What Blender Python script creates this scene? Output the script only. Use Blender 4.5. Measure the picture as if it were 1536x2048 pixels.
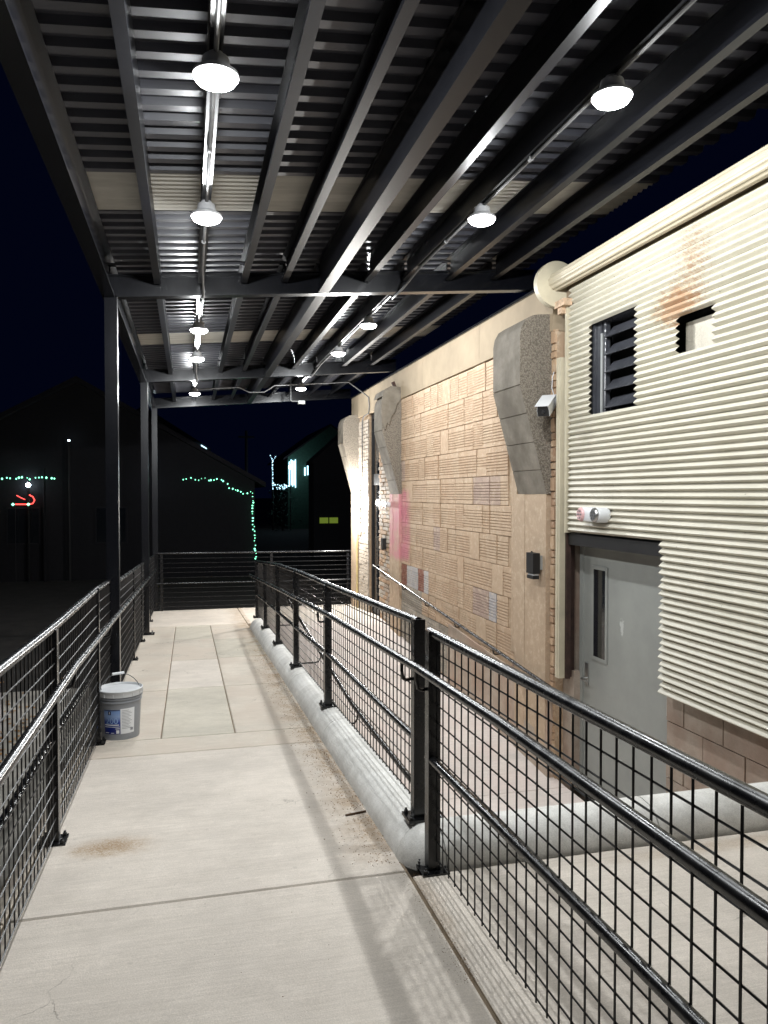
import bpy, bmesh, math, random
from mathutils import Vector, Matrix
random.seed(7)
scene = bpy.context.scene
COL = scene.collection
for o in list(bpy.data.objects):
    bpy.data.objects.remove(o, do_unlink=True)
# ------------------------------------------------------------------ camera (walk runs along +Y, building on +X, camera eye is z = 0)
cam = bpy.data.cameras.new("camera"); cam_ob = bpy.data.objects.new("camera", cam); COL.objects.link(cam_ob)
cam.sensor_fit = 'VERTICAL'; cam.sensor_height = 36.0; cam.sensor_width = 27.0
cam.lens = 1525.0 / 2048.0 * 36.0
cam.clip_start = 0.05; cam.clip_end = 600
cam_ob.rotation_euler = (math.radians(90 - 1.35), 0, math.radians(-14.41))
scene.camera = cam_ob
# ------------------------------------------------------------------ night sky
W = bpy.data.worlds.new("World"); scene.world = W; W.use_nodes = True
wn = W.node_tree.nodes; wl = W.node_tree.links
bg = wn.get("Background") or wn.new("ShaderNodeBackground")
bg.inputs[0].default_value = (0.0006, 0.0012, 0.0060, 1); bg.inputs[1].default_value = 0.6
scene.view_settings.view_transform = 'Standard'; scene.view_settings.look = 'None'
scene.view_settings.exposure = 0.66; scene.view_settings.gamma = 1.0
scene.render.engine = 'CYCLES'
scene.cycles.use_denoising = True
scene.cycles.max_bounces = 6; scene.cycles.diffuse_bounces = 4; scene.cycles.glossy_bounces = 3
scene.cycles.sample_clamp_indirect = 6.0
LAMP_W = 104.0          # watts of each canopy lamp
GLOW_W = 220.0          # watts of the wall lamp at the far corner

# ------------------------------------------------------------------ helpers
def s2l(r, g, b):
    f = lambda c: (c/255/12.92) if c/255 <= .04045 else ((c/255+.055)/1.055)**2.4
    return (f(r), f(g), f(b))

class N:
    def __init__(s, name):
        s.m = bpy.data.materials.new(name); s.m.use_nodes = True
        s.t = s.m.node_tree; s.n = s.t.nodes; s.l = s.t.links
        s.b = s.n["Principled BSDF"]; s._p = None
    def pos(s):
        if s._p is None: s._p = s.n.new("ShaderNodeNewGeometry").outputs["Position"]
        return s._p
    def mapped(s, sc=(1,1,1), loc=(0,0,0)):
        mp = s.n.new("ShaderNodeMapping"); mp.inputs["Scale"].default_value = sc; mp.inputs["Location"].default_value = loc
        s.l.new(s.pos(), mp.inputs["Vector"]); return mp.outputs[0]
    def noise(s, scale, detail=5, rough=.6, sc=(1,1,1), dist=0):
        t = s.n.new("ShaderNodeTexNoise"); t.inputs["Scale"].default_value = scale
        t.inputs["Detail"].default_value = detail; t.inputs["Roughness"].default_value = rough; t.inputs["Distortion"].default_value = dist
        s.l.new(s.mapped(sc), t.inputs["Vector"]); return t.outputs["Fac"]
    def voro(s, scale, sc=(1,1,1), feature='F1'):
        t = s.n.new("ShaderNodeTexVoronoi"); t.feature = feature; t.inputs["Scale"].default_value = scale
        s.l.new(s.mapped(sc), t.inputs["Vector"]); return t.outputs["Distance"]
    def ramp(s, fac, stops):
        r = s.n.new("ShaderNodeValToRGB"); e = r.color_ramp.elements
        while len(e) < len(stops): e.new(.5)
        for k, (p, c) in enumerate(stops):
            e[k].position = p; e[k].color = (*c, 1) if len(c) == 3 else c
        s.l.new(fac, r.inputs[0]); return r.outputs[0]
    def mix(s, fac, a, b, mode='MIX'):
        x = s.n.new("ShaderNodeMix"); x.data_type = 'RGBA'; x.blend_type = mode
        for sock, v in ((x.inputs[0], fac), (x.inputs[6], a), (x.inputs[7], b)):
            if isinstance(v, (int, float)): sock.default_value = v
            elif isinstance(v, tuple): sock.default_value = (*v, 1) if len(v) == 3 else v
            else: s.l.new(v, sock)
        return x.outputs[2]
    def math(s, op, a, b=0.0, clamp=False):
        x = s.n.new("ShaderNodeMath"); x.operation = op; x.use_clamp = clamp
        for k, v in enumerate((a, b)):
            if isinstance(v, (int, float)): x.inputs[k].default_value = v
            else: s.l.new(v, x.inputs[k])
        return x.outputs[0]
    def sep(s):
        x = s.n.new("ShaderNodeSeparateXYZ"); s.l.new(s.pos(), x.inputs[0]); return x.outputs
    def dist(s, c, sc=(1,1,1)):
        a = s.n.new("ShaderNodeVectorMath"); a.operation = 'SUBTRACT'; s.l.new(s.pos(), a.inputs[0]); a.inputs[1].default_value = c
        b = s.n.new("ShaderNodeVectorMath"); b.operation = 'MULTIPLY'; s.l.new(a.outputs[0], b.inputs[0]); b.inputs[1].default_value = sc
        d = s.n.new("ShaderNodeVectorMath"); d.operation = 'LENGTH'; s.l.new(b.outputs[0], d.inputs[0]); return d.outputs["Value"]
    def smooth(s, v, lo, hi):
        m = s.n.new("ShaderNodeMapRange"); m.interpolation_type = 'SMOOTHSTEP'; m.clamp = True
        m.inputs[1].default_value = lo; m.inputs[2].default_value = hi; s.l.new(v, m.inputs[0]); return m.outputs[0]
    def rand(s):
        return s.n.new("ShaderNodeObjectInfo").outputs["Random"]
    def base(s, c):
        if isinstance(c, tuple): s.b.inputs["Base Color"].default_value = (*c, 1)
        else: s.l.new(c, s.b.inputs["Base Color"])
    def rough(s, v):
        if isinstance(v, (int, float)): s.b.inputs["Roughness"].default_value = v
        else: s.l.new(v, s.b.inputs["Roughness"])
    def bump(s, h, strength=.3, dist=.01):
        b = s.n.new("ShaderNodeBump"); b.inputs["Strength"].default_value = strength; b.inputs["Distance"].default_value = dist
        s.l.new(h, b.inputs["Height"]); s.l.new(b.outputs[0], s.b.inputs["Normal"])
    def set(s, **k):
        for a, v in k.items(): s.b.inputs[a.replace('_', ' ')].default_value = v
        return s

def simple(name, c, rough=.6, metal=0.0, var=.25, scale=6, bump=.0, bscale=60, spec=.5):
    n = N(name); f = n.noise(scale)
    lo = tuple(x*(1-var) for x in c); hi = tuple(min(1, x*(1+var)) for x in c)
    n.base(n.ramp(f, [(.3, lo), (.7, hi)])); n.rough(rough); n.set(Metallic=metal)
    n.b.inputs["Specular IOR Level"].default_value = spec
    if bump: n.bump(n.noise(bscale, 6), bump, .004)
    return n.m

def emit(name, c, s):
    n = N(name); n.base((.02, .02, .02)); n.b.inputs["Emission Color"].default_value = (*c, 1); n.b.inputs["Emission Strength"].default_value = s
    return n.m

# mesh data container: collects verts / faces with a material slot per face
class MB:
    def __init__(s): s.v = []; s.f = []; s.mi = []
    def quad(s, idx, m=0): s.f.append(tuple(idx)); s.mi.append(m)
    def box(s, a, b, m=0):
        x0, y0, z0 = a; x1, y1, z1 = b; k = len(s.v)
        s.v += [(x0,y0,z0),(x1,y0,z0),(x1,y1,z0),(x0,y1,z0),(x0,y0,z1),(x1,y0,z1),(x1,y1,z1),(x0,y1,z1)]
        for q in ((0,3,2,1),(4,5,6,7),(0,1,5,4),(1,2,6,5),(2,3,7,6),(3,0,4,7)): s.quad([k+i for i in q], m)
        return s
    def hexa(s, p, m=0):           # eight corners: bottom four, top four
        k = len(s.v); s.v += [tuple(q) for q in p]
        for q in ((0,3,2,1),(4,5,6,7),(0,1,5,4),(1,2,6,5),(2,3,7,6),(3,0,4,7)): s.quad([k+i for i in q], m)
        return s
    def tube(s, pts, r, n=8, cap=True, m=0):
        pts = [Vector(p) for p in pts]; rings = []
        up0 = None
        for i, p in enumerate(pts):
            if i == 0: d = pts[1]-pts[0]
            elif i == len(pts)-1: d = pts[-1]-pts[-2]
            else: d = (pts[i+1]-p).normalized() + (p-pts[i-1]).normalized()
            d.normalize()
            ref = Vector((0,0,1)) if abs(d.z) < .9 else Vector((1,0,0))
            if up0 is not None: ref = up0
            a = d.cross(ref)
            if a.length < 1e-4: a = d.cross(Vector((0,1,0)))
            a.normalize(); b = a.cross(d).normalized(); up0 = b
            k = len(s.v); rings.append(k)
            rr = r[i] if isinstance(r, (list, tuple)) else r
            for j in range(n):
                t = 2*math.pi*(j+.5)/n
                s.v.append(tuple(p + a*math.cos(t)*rr + b*math.sin(t)*rr))
        for i in range(len(pts)-1):
            for j in range(n):
                s.quad((rings[i]+j, rings[i]+(j+1) % n, rings[i+1]+(j+1) % n, rings[i+1]+j), m)
        if cap:
            s.quad(list(range(rings[0], rings[0]+n)), m); s.quad(list(range(rings[-1]+n-1, rings[-1]-1, -1)), m)
        return s
    def lathe(s, prof, c, n=24, axis='Z', m=0, mats=None):
        rings = []
        for r, h in prof:
            k = len(s.v); rings.append(k)
            for j in range(n):
                t = 2*math.pi*j/n; a, b = math.cos(t)*r, math.sin(t)*r
                if axis == 'Z': s.v.append((c[0]+a, c[1]+b, c[2]+h))
                elif axis == 'Y': s.v.append((c[0]+a, c[1]+h, c[2]+b))
                else: s.v.append((c[0]+h, c[1]+a, c[2]+b))
        for i in range(len(prof)-1):
            for j in range(n):
                s.quad((rings[i]+j, rings[i]+(j+1) % n, rings[i+1]+(j+1) % n, rings[i+1]+j), mats[i] if mats else m)
        if prof[0][0] > 1e-6: s.quad([rings[0]+j for j in range(n-1, -1, -1)], m)
        if prof[-1][0] > 1e-6: s.quad([rings[-1]+j for j in range(n)], mats[-1] if mats else m)
        return s
    def prism_y(s, prof, y0, y1, m_side=0, m_end=0):   # profile of (x, z), extruded along Y
        k = len(s.v); n = len(prof)
        s.v += [(x, y0, z) for x, z in prof] + [(x, y1, z) for x, z in prof]
        for i in range(n): s.quad((k+i, k+(i+1) % n, k+n+(i+1) % n, k+n+i), m_side)
        s.quad(list(range(k+n-1, k-1, -1)), m_end); s.quad(list(range(k+n, k+2*n)), m_end)
        return s
    def mesh(s, name, mats, smooth=False, base=None):
        v = s.v
        if base is None:
            xs = [p[0] for p in v]; ys = [p[1] for p in v]; zs = [p[2] for p in v]
            base = ((min(xs)+max(xs))/2, (min(ys)+max(ys))/2, min(zs))
        me = bpy.data.meshes.new(name)
        me.from_pydata([(p[0]-base[0], p[1]-base[1], p[2]-base[2]) for p in v], [], s.f)
        for m in (mats if isinstance(mats, (list, tuple)) else [mats]): me.materials.append(m)
        for p, i in zip(me.polygons, s.mi): p.material_index = i; p.use_smooth = smooth
        bm = bmesh.new(); bm.from_mesh(me); bmesh.ops.recalc_face_normals(bm, faces=bm.faces); bm.to_mesh(me); bm.free()
        if smooth:
            try: me.set_sharp_from_angle(angle=math.radians(40))
            except Exception: pass
        me.update()
        return me, Vector(base)

WORLD = {}
def link(name, me, base, parent=None):
    o = bpy.data.objects.new(name, me); COL.objects.link(o)
    if parent is None: o.location = base
    else: o.parent = parent; o.location = Vector(base) - WORLD[parent]
    WORLD[o] = Vector(base)
    return o
def build(name, mb, mats, parent=None, smooth=False):
    me, b = mb.mesh(name, mats, smooth); return link(name, me, b, parent)
def tag(o, label=None, cat=None, group=None, kind=None):
    if label: o["label"] = label
    if cat: o["category"] = cat
    if group: o["group"] = group
    if kind: o["kind"] = kind
    return o
def thing(name, base, label, cat, group=None):
    o = bpy.data.objects.new(name, None); COL.objects.link(o); o.location = base; o.empty_display_size = .2
    WORLD[o] = Vector(base); return tag(o, label, cat, group)
def lerp_tab(tab, y):
    tab = sorted(tab)
    if y <= tab[0][0]: a, b = tab[0], tab[1]
    elif y >= tab[-1][0]: a, b = tab[-2], tab[-1]
    else:
        for a, b in zip(tab, tab[1:]):
            if a[0] <= y <= b[0]: break
    return a[1] + (b[1]-a[1])*(y-a[0])/(b[0]-a[0])

# ------------------------------------------------------------------ levels
def fz(y):                                   # walk surface: nearly level by the camera, then falling gently away
    return -1.6736 + .018*(3.2-y) if y <= 3.2 else -1.52 - .048*y
def rz(y):                                   # ramp by the wall: up from the sunken landing to the far platform
    if y <= 6.1: return -2.6
    return -2.6 + (fz(12.65)+2.6)*(min(y, 12.65)-6.1)/(12.65-6.1)
GROUND = -2.75
HB = lambda x: 1.69 + .082*x                 # underside of cross beams
PB = lambda x: 1.79 + .082*x                 # underside of purlins
DK = lambda x: 1.985 + .082*x                # underside of deck
XW = 3.2                                     # building face
Y_FRAMES = (1.8, 6.8, 11.8, 15.3)

# ------------------------------------------------------------------ materials
def concrete(name, c, speck=.5, broom=True, stain=None, tint=None):
    n = N(name)
    big = n.noise(1.3, 5, .6); mid = n.noise(9, 6, .7); fine = n.noise(170, 3, .7)
    lo = tuple(min(1, x*1.2) for x in c); hi = tuple(min(1, x*1.52) for x in c)
    col = n.ramp(big, [(.3, lo), (.7, hi)])
    col = n.mix(.5, col, n.ramp(mid, [(.25, (.74,.73,.71)), (.75, (1,1,1))]), 'MULTIPLY')
    col = n.mix(.45, col, n.ramp(fine, [(.3, (.55,.55,.55)), (.65, (1,1,1))]), 'MULTIPLY')
    if broom:
        sp_ = n.math('ADD', n.voro(5.5), n.math('MULTIPLY', n.noise(30, 4, .7), .10))
        col = n.mix(n.ramp(sp_, [(.085, (.42,.42,.42)), (.125, (0,0,0))]), col, tuple(x*.75 for x in c))
        col = n.mix(n.ramp(n.noise(2.1, 7, .72, sc=(.5, 1, 1)), [(.50, (0,0,0)), (.68, (.5,.5,.5))]), col, tuple(x*.92 for x in c))
    if tint:
        col = n.mix(n.ramp(n.noise(2.3, 4, .6), [(.42, (0,0,0)), (.62, (.8,.8,.8))]), col, tint)
    if broom: col = n.mix(.55, col, n.ramp(n.noise(75, 5, .75, sc=(.06, 1, 1)), [(.3, (.74,.73,.72)), (.66, (1.0,1.0,1.0))]), 'MULTIPLY')
    else: col = n.mix(.6, col, n.ramp(n.noise(4.5, 7, .75), [(.3, (.66,.65,.63)), (.62, (1,1,1))]), 'MULTIPLY')
    pits = n.ramp(n.voro(38), [(.0, (.35,.33,.3)), (.055, (1,1,1))])
    col = n.mix(n.ramp(n.noise(3.1, 3), [(.5, (0,0,0)), (.6, (1,1,1))]), col, n.mix(1.0, col, pits, 'MULTIPLY'))
    if stain:
        for (cc, sc, k) in stain:
            d = n.math('ADD', n.dist(cc, sc), n.math('MULTIPLY', n.noise(12, 6, .7), .9))
            col = n.mix(n.math('MULTIPLY', n.math('SUBTRACT', 1.0, n.smooth(d, .55, 1.35)), n.math('MULTIPLY', n.ramp(n.noise(110, 5, .8), [(.38, (.25,.25,.25)), (.6, (1,1,1))]), k)), col, s2l(150, 122, 86))
    if broom:
        x_, y_, z_ = n.sep()
        mk = n.math('MULTIPLY', n.math('MULTIPLY', n.smooth(x_, .60, .92), n.math('SUBTRACT', 1.0, n.smooth(x_, .97, 1.02))), n.ramp(n.noise(5, 6, .75), [(.38, (0,0,0)), (.62, (.75,.75,.75))]))
        mk = n.math('MULTIPLY', mk, n.smooth(y_, 3.15, 3.5))
        col = n.mix(mk, col, s2l(160, 136, 108))
        v = n.n.new("ShaderNodeTexVoronoi"); v.feature = 'DISTANCE_TO_EDGE'; v.inputs["Scale"].default_value = 1.1
        wv = n.n.new("ShaderNodeVectorMath"); wv.operation = 'ADD'; n.l.new(n.pos(), wv.inputs[0])
        nz = n.n.new("ShaderNodeTexNoise"); nz.inputs["Scale"].default_value = 5; nz.inputs["Detail"].default_value = 6; n.l.new(n.pos(), nz.inputs["Vector"])
        sc_ = n.n.new("ShaderNodeVectorMath"); sc_.operation = 'SCALE'; sc_.inputs["Scale"].default_value = .35; n.l.new(nz.outputs["Color"], sc_.inputs[0]); n.l.new(sc_.outputs[0], wv.inputs[1]); n.l.new(wv.outputs[0], v.inputs["Vector"])
        ck = n.math('MULTIPLY', n.math('SUBTRACT', 1.0, n.smooth(v.outputs["Distance"], .001, .006)), n.ramp(n.noise(1.7, 3), [(.55, (0,0,0)), (.63, (.6,.6,.6))]))
        col = n.mix(ck, col, s2l(110, 104, 96))
    n.base(col); n.rough(.85)
    h = n.noise(60, 4, .6, sc=(.05, 1, 1)) if broom else n.noise(70, 5)
    h2 = n.math('ADD', n.math('MULTIPLY', h, .8), n.math('MULTIPLY', fine, .5))
    n.bump(h2, .5, .004); n.b.inputs["Specular IOR Level"].default_value = .25
    return n.m
M = {}
M['slab'] = concrete('slab_concrete', s2l(196, 188, 178), stain=[((-.38, 3.86, -1.71), (3.2, 5.5, 1), 1.0), ((.96, 2.95, -1.66), (14, 1.6, 1), .4), ((2.6, 3.08, -1.67), (.8, 11, 1), .5)])
M['slab_warm'] = concrete('slab_concrete_warm', s2l(192, 184, 172), tint=s2l(200, 188, 174))
M['slab_green'] = concrete('slab_concrete_green', s2l(186, 180, 167))
M['ramp'] = concrete('ramp_concrete', s2l(206, 197, 190), tint=s2l(222, 208, 200))
M['kerb'] = concrete('kerb_concrete', s2l(212, 211, 207), broom=False)
M['block'] = concrete('block_face', s2l(150, 138, 126), broom=False, tint=s2l(150, 128, 114))
M['dado'] = concrete('dado_concrete', s2l(168, 154, 140), broom=False, tint=s2l(176, 150, 132))
M['joint'] = simple('joint_dark', s2l(118, 104, 86), .95, bump=.3)

n = N('black_rail_paint'); n.base((.006, .006, .007)); n.rough(n.ramp(n.noise(14, 4), [(.3, (.20,)*3), (.7, (.34,)*3)])); n.bump(n.noise(18, 2), .012, .003); M['rail'] = n.m
M['wire'] = simple('black_wire_coating', (.006, .006, .007), .4)
n = N('canopy_steel_paint'); n.base(n.ramp(n.noise(3, 4), [(.3, (.0035,.0038,.0055)), (.7, (.006,.0064,.009))])); n.rough(.24); n.bump(n.noise(20, 3), .05, .003); M['steel'] = n.m
n = N('canopy_purlin_paint'); n.base(n.ramp(n.noise(3, 4), [(.3, (.0040,.0043,.0060)), (.7, (.0065,.0068,.0090))])); n.rough(.36); n.b.inputs['Specular IOR Level'].default_value = .22; n.bump(n.noise(20, 3), .05, .003); M['purlin'] = n.m
n = N('roof_deck_paint'); n.base(n.ramp(n.noise(2, 4), [(.3, (.044,.045,.056)), (.7, (.064,.065,.078))])); n.rough(.42); n.b.inputs['Specular IOR Level'].default_value = .35; n.bump(n.noise(16, 3), .06, .004); M['deck'] = n.m
n = N('skylight_plastic'); n.base(n.ramp(n.noise(5, 4, .6, sc=(.3, 2, 1)), [(.3, s2l(170,166,156)), (.7, s2l(204,200,190))])); n.rough(.45); M['skylight'] = n.m
M['galv'] = simple('galvanised_tube', (.13, .13, .13), .6, metal=.3, var=.15, scale=30)
M['housing'] = simple('lamp_housing_grey', (.55, .55, .56), .4, metal=.2)
n = N('lamp_lens'); em = n.n.new("ShaderNodeEmission"); em.inputs[0].default_value = (1, .99, .97, 1); em.inputs[1].default_value = 60
tp = n.n.new("ShaderNodeBsdfTransparent"); mx = n.n.new("ShaderNodeMixShader"); mx.inputs[0].default_value = .25
n.l.new(tp.outputs[0], mx.inputs[1]); n.l.new(em.outputs[0], mx.inputs[2]); n.l.new(mx.outputs[0], n.n["Material Output"].inputs["Surface"]); M['lens'] = n.m
M['dark'] = simple('dark_void', (.006, .006, .008), .8)  # near-black colour stands in for unlit depth behind the openings
M['cream_trim'] = simple('cream_trim_paint', s2l(190, 181, 158), .5, var=.1, bump=.1)
n = N('cream_shutter_paint')
c0 = n.ramp(n.noise(2.2, 5), [(.3, s2l(192,187,171)), (.7, s2l(206,201,186))])
c0 = n.mix(n.ramp(n.noise(45, 6, .75, sc=(1, .35, 1)), [(.66, (0,0,0)), (.72, (.55,.55,.55))]), c0, s2l(150,125,95))
nz1 = n.math('MULTIPLY', n.math('SUBTRACT', n.noise(30, 8, .8, sc=(1, .6, 1.3)), .5), 3.2)
d = n.math('ADD', n.dist((3.2, 4.52, 1.27), (1, 2.9, 5.2)), nz1)
c0 = n.mix(n.math('MULTIPLY', n.math('SUBTRACT', 1.0, n.smooth(d, .38, .85)), .75), c0, s2l(172,130,92))
nz2 = n.math('MULTIPLY', n.math('SUBTRACT', n.noise(42, 8, .8, sc=(1, 1.1, .9)), .5), 5.0)
d = n.math('ADD', n.dist((3.2, 4.36, 1.50), (1, 2.8, 1.9)), nz2)
c0 = n.mix(n.math('MULTIPLY', n.math('SUBTRACT', 1.0, n.smooth(d, -.05, .4)), .6), c0, s2l(164,120,82))
c0 = n.mix(n.ramp(n.voro(9, (1, 1, 1)), [(.0, (1,1,1)), (.032, (1,1,1)), (.040, (0,0,0))]), c0, s2l(70,58,45))
n.base(c0); n.rough(.48); n.bump(n.noise(25, 4), .08, .004); M['shutter'] = n.m
n = N('cream_barrel_paint'); c0 = n.ramp(n.noise(3, 5), [(.3, s2l(168,158,136)), (.7, s2l(186,176,154))])
c0 = n.mix(n.ramp(n.noise(22, 7, .8, sc=(1,.6,1)), [(.62, (0,0,0)), (.70, (.9,.9,.9))]), c0, s2l(150,98,58)); n.base(c0); n.rough(.5); M['barrel'] = n.m
M['rust'] = simple('rusty_steel', s2l(186, 160, 134), .85, var=.35, scale=30, bump=.5)
M['rustdark'] = simple('dark_rusty_jamb', s2l(58, 40, 34), .75, var=.4, scale=15, bump=.3)

def painted_tile(name, a, b, pink=True):
    n = N(name); r = n.rand()
    col = n.mix(n.ramp(r, [(0, (0,0,0)), (1, (1,1,1))]), a, b)
    col = n.mix(.55, col, n.ramp(n.noise(8, 6, .7), [(.3, (.72,.70,.68)), (.7, (1,1,1))]), 'MULTIPLY')
    col = n.mix(n.ramp(n.noise(16, 6, .75), [(.52, (0,0,0)), (.66, (.7,.7,.7))]), col, s2l(204,186,162))
    if pink:
        x, y, z = n.sep()
        wob = n.math('MULTIPLY', n.math('SUBTRACT', n.noise(22, 7, .8, sc=(1, 1.6, .35)), .5), .5)
        yy = n.math('ADD', y, wob); zz = n.math('ADD', z, wob)
        mk = n.math('MULTIPLY', n.smooth(yy, 10.85, 11.05), n.math('MULTIPLY', n.smooth(zz, -1.05, -.95), n.math('SUBTRACT', 1.0, n.smooth(zz, .02, .08))))
        mk = n.math('MULTIPLY', mk, n.math('SUBTRACT', 1.0, n.smooth(yy, 11.95, 12.05)))
        col = n.mix(n.math('MULTIPLY', mk, n.ramp(n.noise(3, 4), [(.35, (.35,.35,.35)), (.6, (.95,.95,.95))])), col, s2l(202,134,144))
    n.base(col); n.rough(.78); n.b.inputs["Specular IOR Level"].default_value = .3
    n.bump(n.math('ADD', n.noise(45, 6, .7), n.math('MULTIPLY', n.noise(12, 4), .8)), .55, .006); return n.m
M['tile'] = painted_tile('tan_painted_tile', s2l(196, 172, 146), s2l(190, 163, 136))
M['tile_mauve'] = painted_tile('mauve_clay_tile', s2l(182, 160, 144), s2l(172, 150, 138))
M['tile_white'] = painted_tile('pale_bare_tile', s2l(196, 192, 190), s2l(176, 172, 172), False)
M['tile_red'] = painted_tile('dark_red_tile', s2l(126, 82, 70), s2l(146, 96, 80), False)
M['tile_grey'] = painted_tile('grey_bare_tile', s2l(164, 156, 144), s2l(146, 140, 130), False)
M['mortar'] = painted_tile('tan_painted_mortar', s2l(178, 154, 128), s2l(178, 154, 128))
M['plaster'] = painted_tile('tan_plaster', s2l(190, 167, 142), s2l(190, 167, 142))
M['band'] = simple('beam_band_plaster', s2l(156, 140, 117), .85, var=.12, scale=3, bump=.25, bscale=40)
M['brick'] = painted_tile('tan_brick', s2l(196, 168, 138), s2l(170, 138, 112))
M['brick_pale'] = painted_tile('pale_brick', s2l(190, 182, 170), s2l(156, 138, 122), False)
M['corbel'] = concrete('corbel_smooth', s2l(130, 123, 112), broom=False, tint=s2l(104, 97, 86))
n = N('corbel_aggregate'); v = n.voro(70); c0 = n.ramp(v, [(.0, s2l(172,164,150)), (.4, s2l(150,141,128)), (.8, s2l(118,110,99))])
c0 = n.mix(.6, c0, n.ramp(n.noise(120, 4, .8), [(.3, (.55,.53,.5)), (.7, (1,1,1))]), 'MULTIPLY'); n.base(c0); n.rough(.95)
n.bump(n.math('SUBTRACT', n.noise(90, 5, .8), v), .9, .012); M['aggregate'] = n.m
n = N('grey_door_paint'); c0 = n.ramp(n.noise(2.5, 5), [(.3, s2l(136,138,134)), (.7, s2l(150,152,147))])
d = n.math('ADD', n.dist((3.35, 5.42, -1.06), (1, 14, 5)), n.math('MULTIPLY', n.noise(30, 6, .8), 1.6)); c0 = n.mix(n.math('SUBTRACT', 1.0, n.smooth(d, 1.05, 1.2)), c0, s2l(186,188,184))
n.base(c0); n.rough(.5); M['door'] = n.m
n = N('dark_glass'); n.base((.01, .012, .015)); n.rough(.06); n.set(); n.b.inputs["Specular IOR Level"].default_value = .8; M['glass'] = n.m
M['alu'] = simple('brushed_metal', (.45, .45, .44), .3, metal=.9)
M['white'] = simple('white_plastic', s2l(222, 224, 226), .35, var=.06)
M['black'] = simple('black_plastic', (.012, .012, .013), .5)
M['grey'] = simple('grey_box_paint', s2l(150, 152, 150), .5, var=.1)
M['louver'] = simple('black_louver_paint', (.05, .052, .060), .22, var=.2)
M['asphalt'] = simple('dark_ground', s2l(40, 38, 36), .95, var=.45, scale=2.2, bump=.8, bscale=50)

# ------------------------------------------------------------------ ground, walk, kerb, ramp
g = MB(); g.quad(range(4)); g.v = [(-300,-60,GROUND),(300,-60,GROUND),(300,500,GROUND),(-300,500,GROUND)]
tag(build('ground', g, M['asphalt']), kind='structure')

def slab(mb, x0, x1, y0, y1, zf, th=.12, bev=.006):
    ys = [y0, y1]
    lo = [(x0,y0,zf(y0)-th),(x1,y0,zf(y0)-th),(x1,y1,zf(y1)-th),(x0,y1,zf(y1)-th)]
    md = [(x0,y0,zf(y0)-bev),(x1,y0,zf(y0)-bev),(x1,y1,zf(y1)-bev),(x0,y1,zf(y1)-bev)]
    tp = [(x0+bev,y0+bev,zf(y0)),(x1-bev,y0+bev,zf(y0)),(x1-bev,y1-bev,zf(y1)),(x0+bev,y1-bev,zf(y1))]
    k = len(mb.v); mb.v += lo+md+tp
    for i in range(4):
        j = (i+1) % 4
        mb.quad((k+i,k+j,k+4+j,k+4+i)); mb.quad((k+4+i,k+4+j,k+8+j,k+8+i))
    mb.quad((k+8,k+9,k+10,k+11)); mb.quad((k+3,k+2,k+1,k))
    return mb

walk_base = MB()
def base_strip(mb, x0, x1, ys, zf, dz):
    for a, b in zip(ys, ys[1:]):
        mb.hexa([(x0,a,GROUND-.1),(x1,a,GROUND-.1),(x1,b,GROUND-.1),(x0,b,GROUND-.1),(x0,a,zf(a)-dz),(x1,a,zf(a)-dz),(x1,b,zf(b)-dz),(x0,b,zf(b)-dz)])
base_strip(walk_base, -.79, .941, [-2.6, 3.2, 15.3], fz, .009)
walk = tag(build('concrete_walk', walk_base, M['joint']), kind='structure')
sl = [(-.70,.928,-2.6,3.213,'slab'),(-.70,.928,3.221,5.395,'slab'),(-.70,.928,5.401,5.80,'slab_warm'),
      (-.70,-.208,5.808,7.56,'slab_warm'),(-.70,-.208,7.568,12.642,'slab_warm'),
      (-.200,.330,5.808,7.60,'slab_green'),(-.200,.330,7.606,9.27,'slab'),(-.200,.330,9.276,11.10,'slab_warm'),(-.200,.330,11.106,12.642,'slab_green'),
      (.338,.928,5.808,7.60,'slab_warm'),(.338,.928,7.606,9.34,'slab_warm'),(.338,.928,9.346,10.93,'slab_green'),(.338,.928,10.936,12.642,'slab_warm'),
      (-.70,.928,12.65,15.28,'slab')]
for x0,x1,y0,y1,m in sl: build('slab', slab(MB(), x0,x1,y0,y1,fz), M[m], walk)
for y0,y1 in ((-2.6,3.213),(3.221,5.6),(5.61,9.3),(9.31,12.65),(12.66,15.28)):
    build('edge_strip', slab(MB(), -.785,-.708,y0,y1,lambda y: fz(y)-.004), M['slab_warm'], walk)

apron_base = MB(); base_strip(apron_base, .942, 3.29, [-2.6, 3.17], fz, .007)
apron = tag(build('apron', apron_base, M['joint']), kind='structure')
build('slab', slab(MB(), .945,3.288,.42,3.168,fz), M['slab'], apron)
build('slab', slab(MB(), .945,3.288,-2.6,.412,fz), M['slab'], apron)

ramp_base = MB()
for a, b in ((3.42,6.1),(6.1,12.65),(12.65,15.3)):
    zf = rz if b < 13 else fz
    za, zb = (zf(a), zf(b)) if b < 13 else (fz(a), fz(b))
    ramp_base.hexa([(.95,a,GROUND-.1),(3.24,a,GROUND-.1),(3.24,b,GROUND-.1),(.95,b,GROUND-.1),(.95,a,za-.012),(3.24,a,za-.012),(3.24,b,zb-.012),(.95,b,zb-.012)])
ramp = tag(build('ramp', ramp_base, M['joint']), kind='structure')
for y0,y1 in ((3.43,6.095),(6.103,9.4),(9.408,12.642)): build('slab', slab(MB(), 1.0,3.238,y0,y1,rz,.1), M['ramp'], ramp)
build('slab', slab(MB(), .936,3.238,12.65,15.28,fz), M['slab'], ramp)

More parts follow.
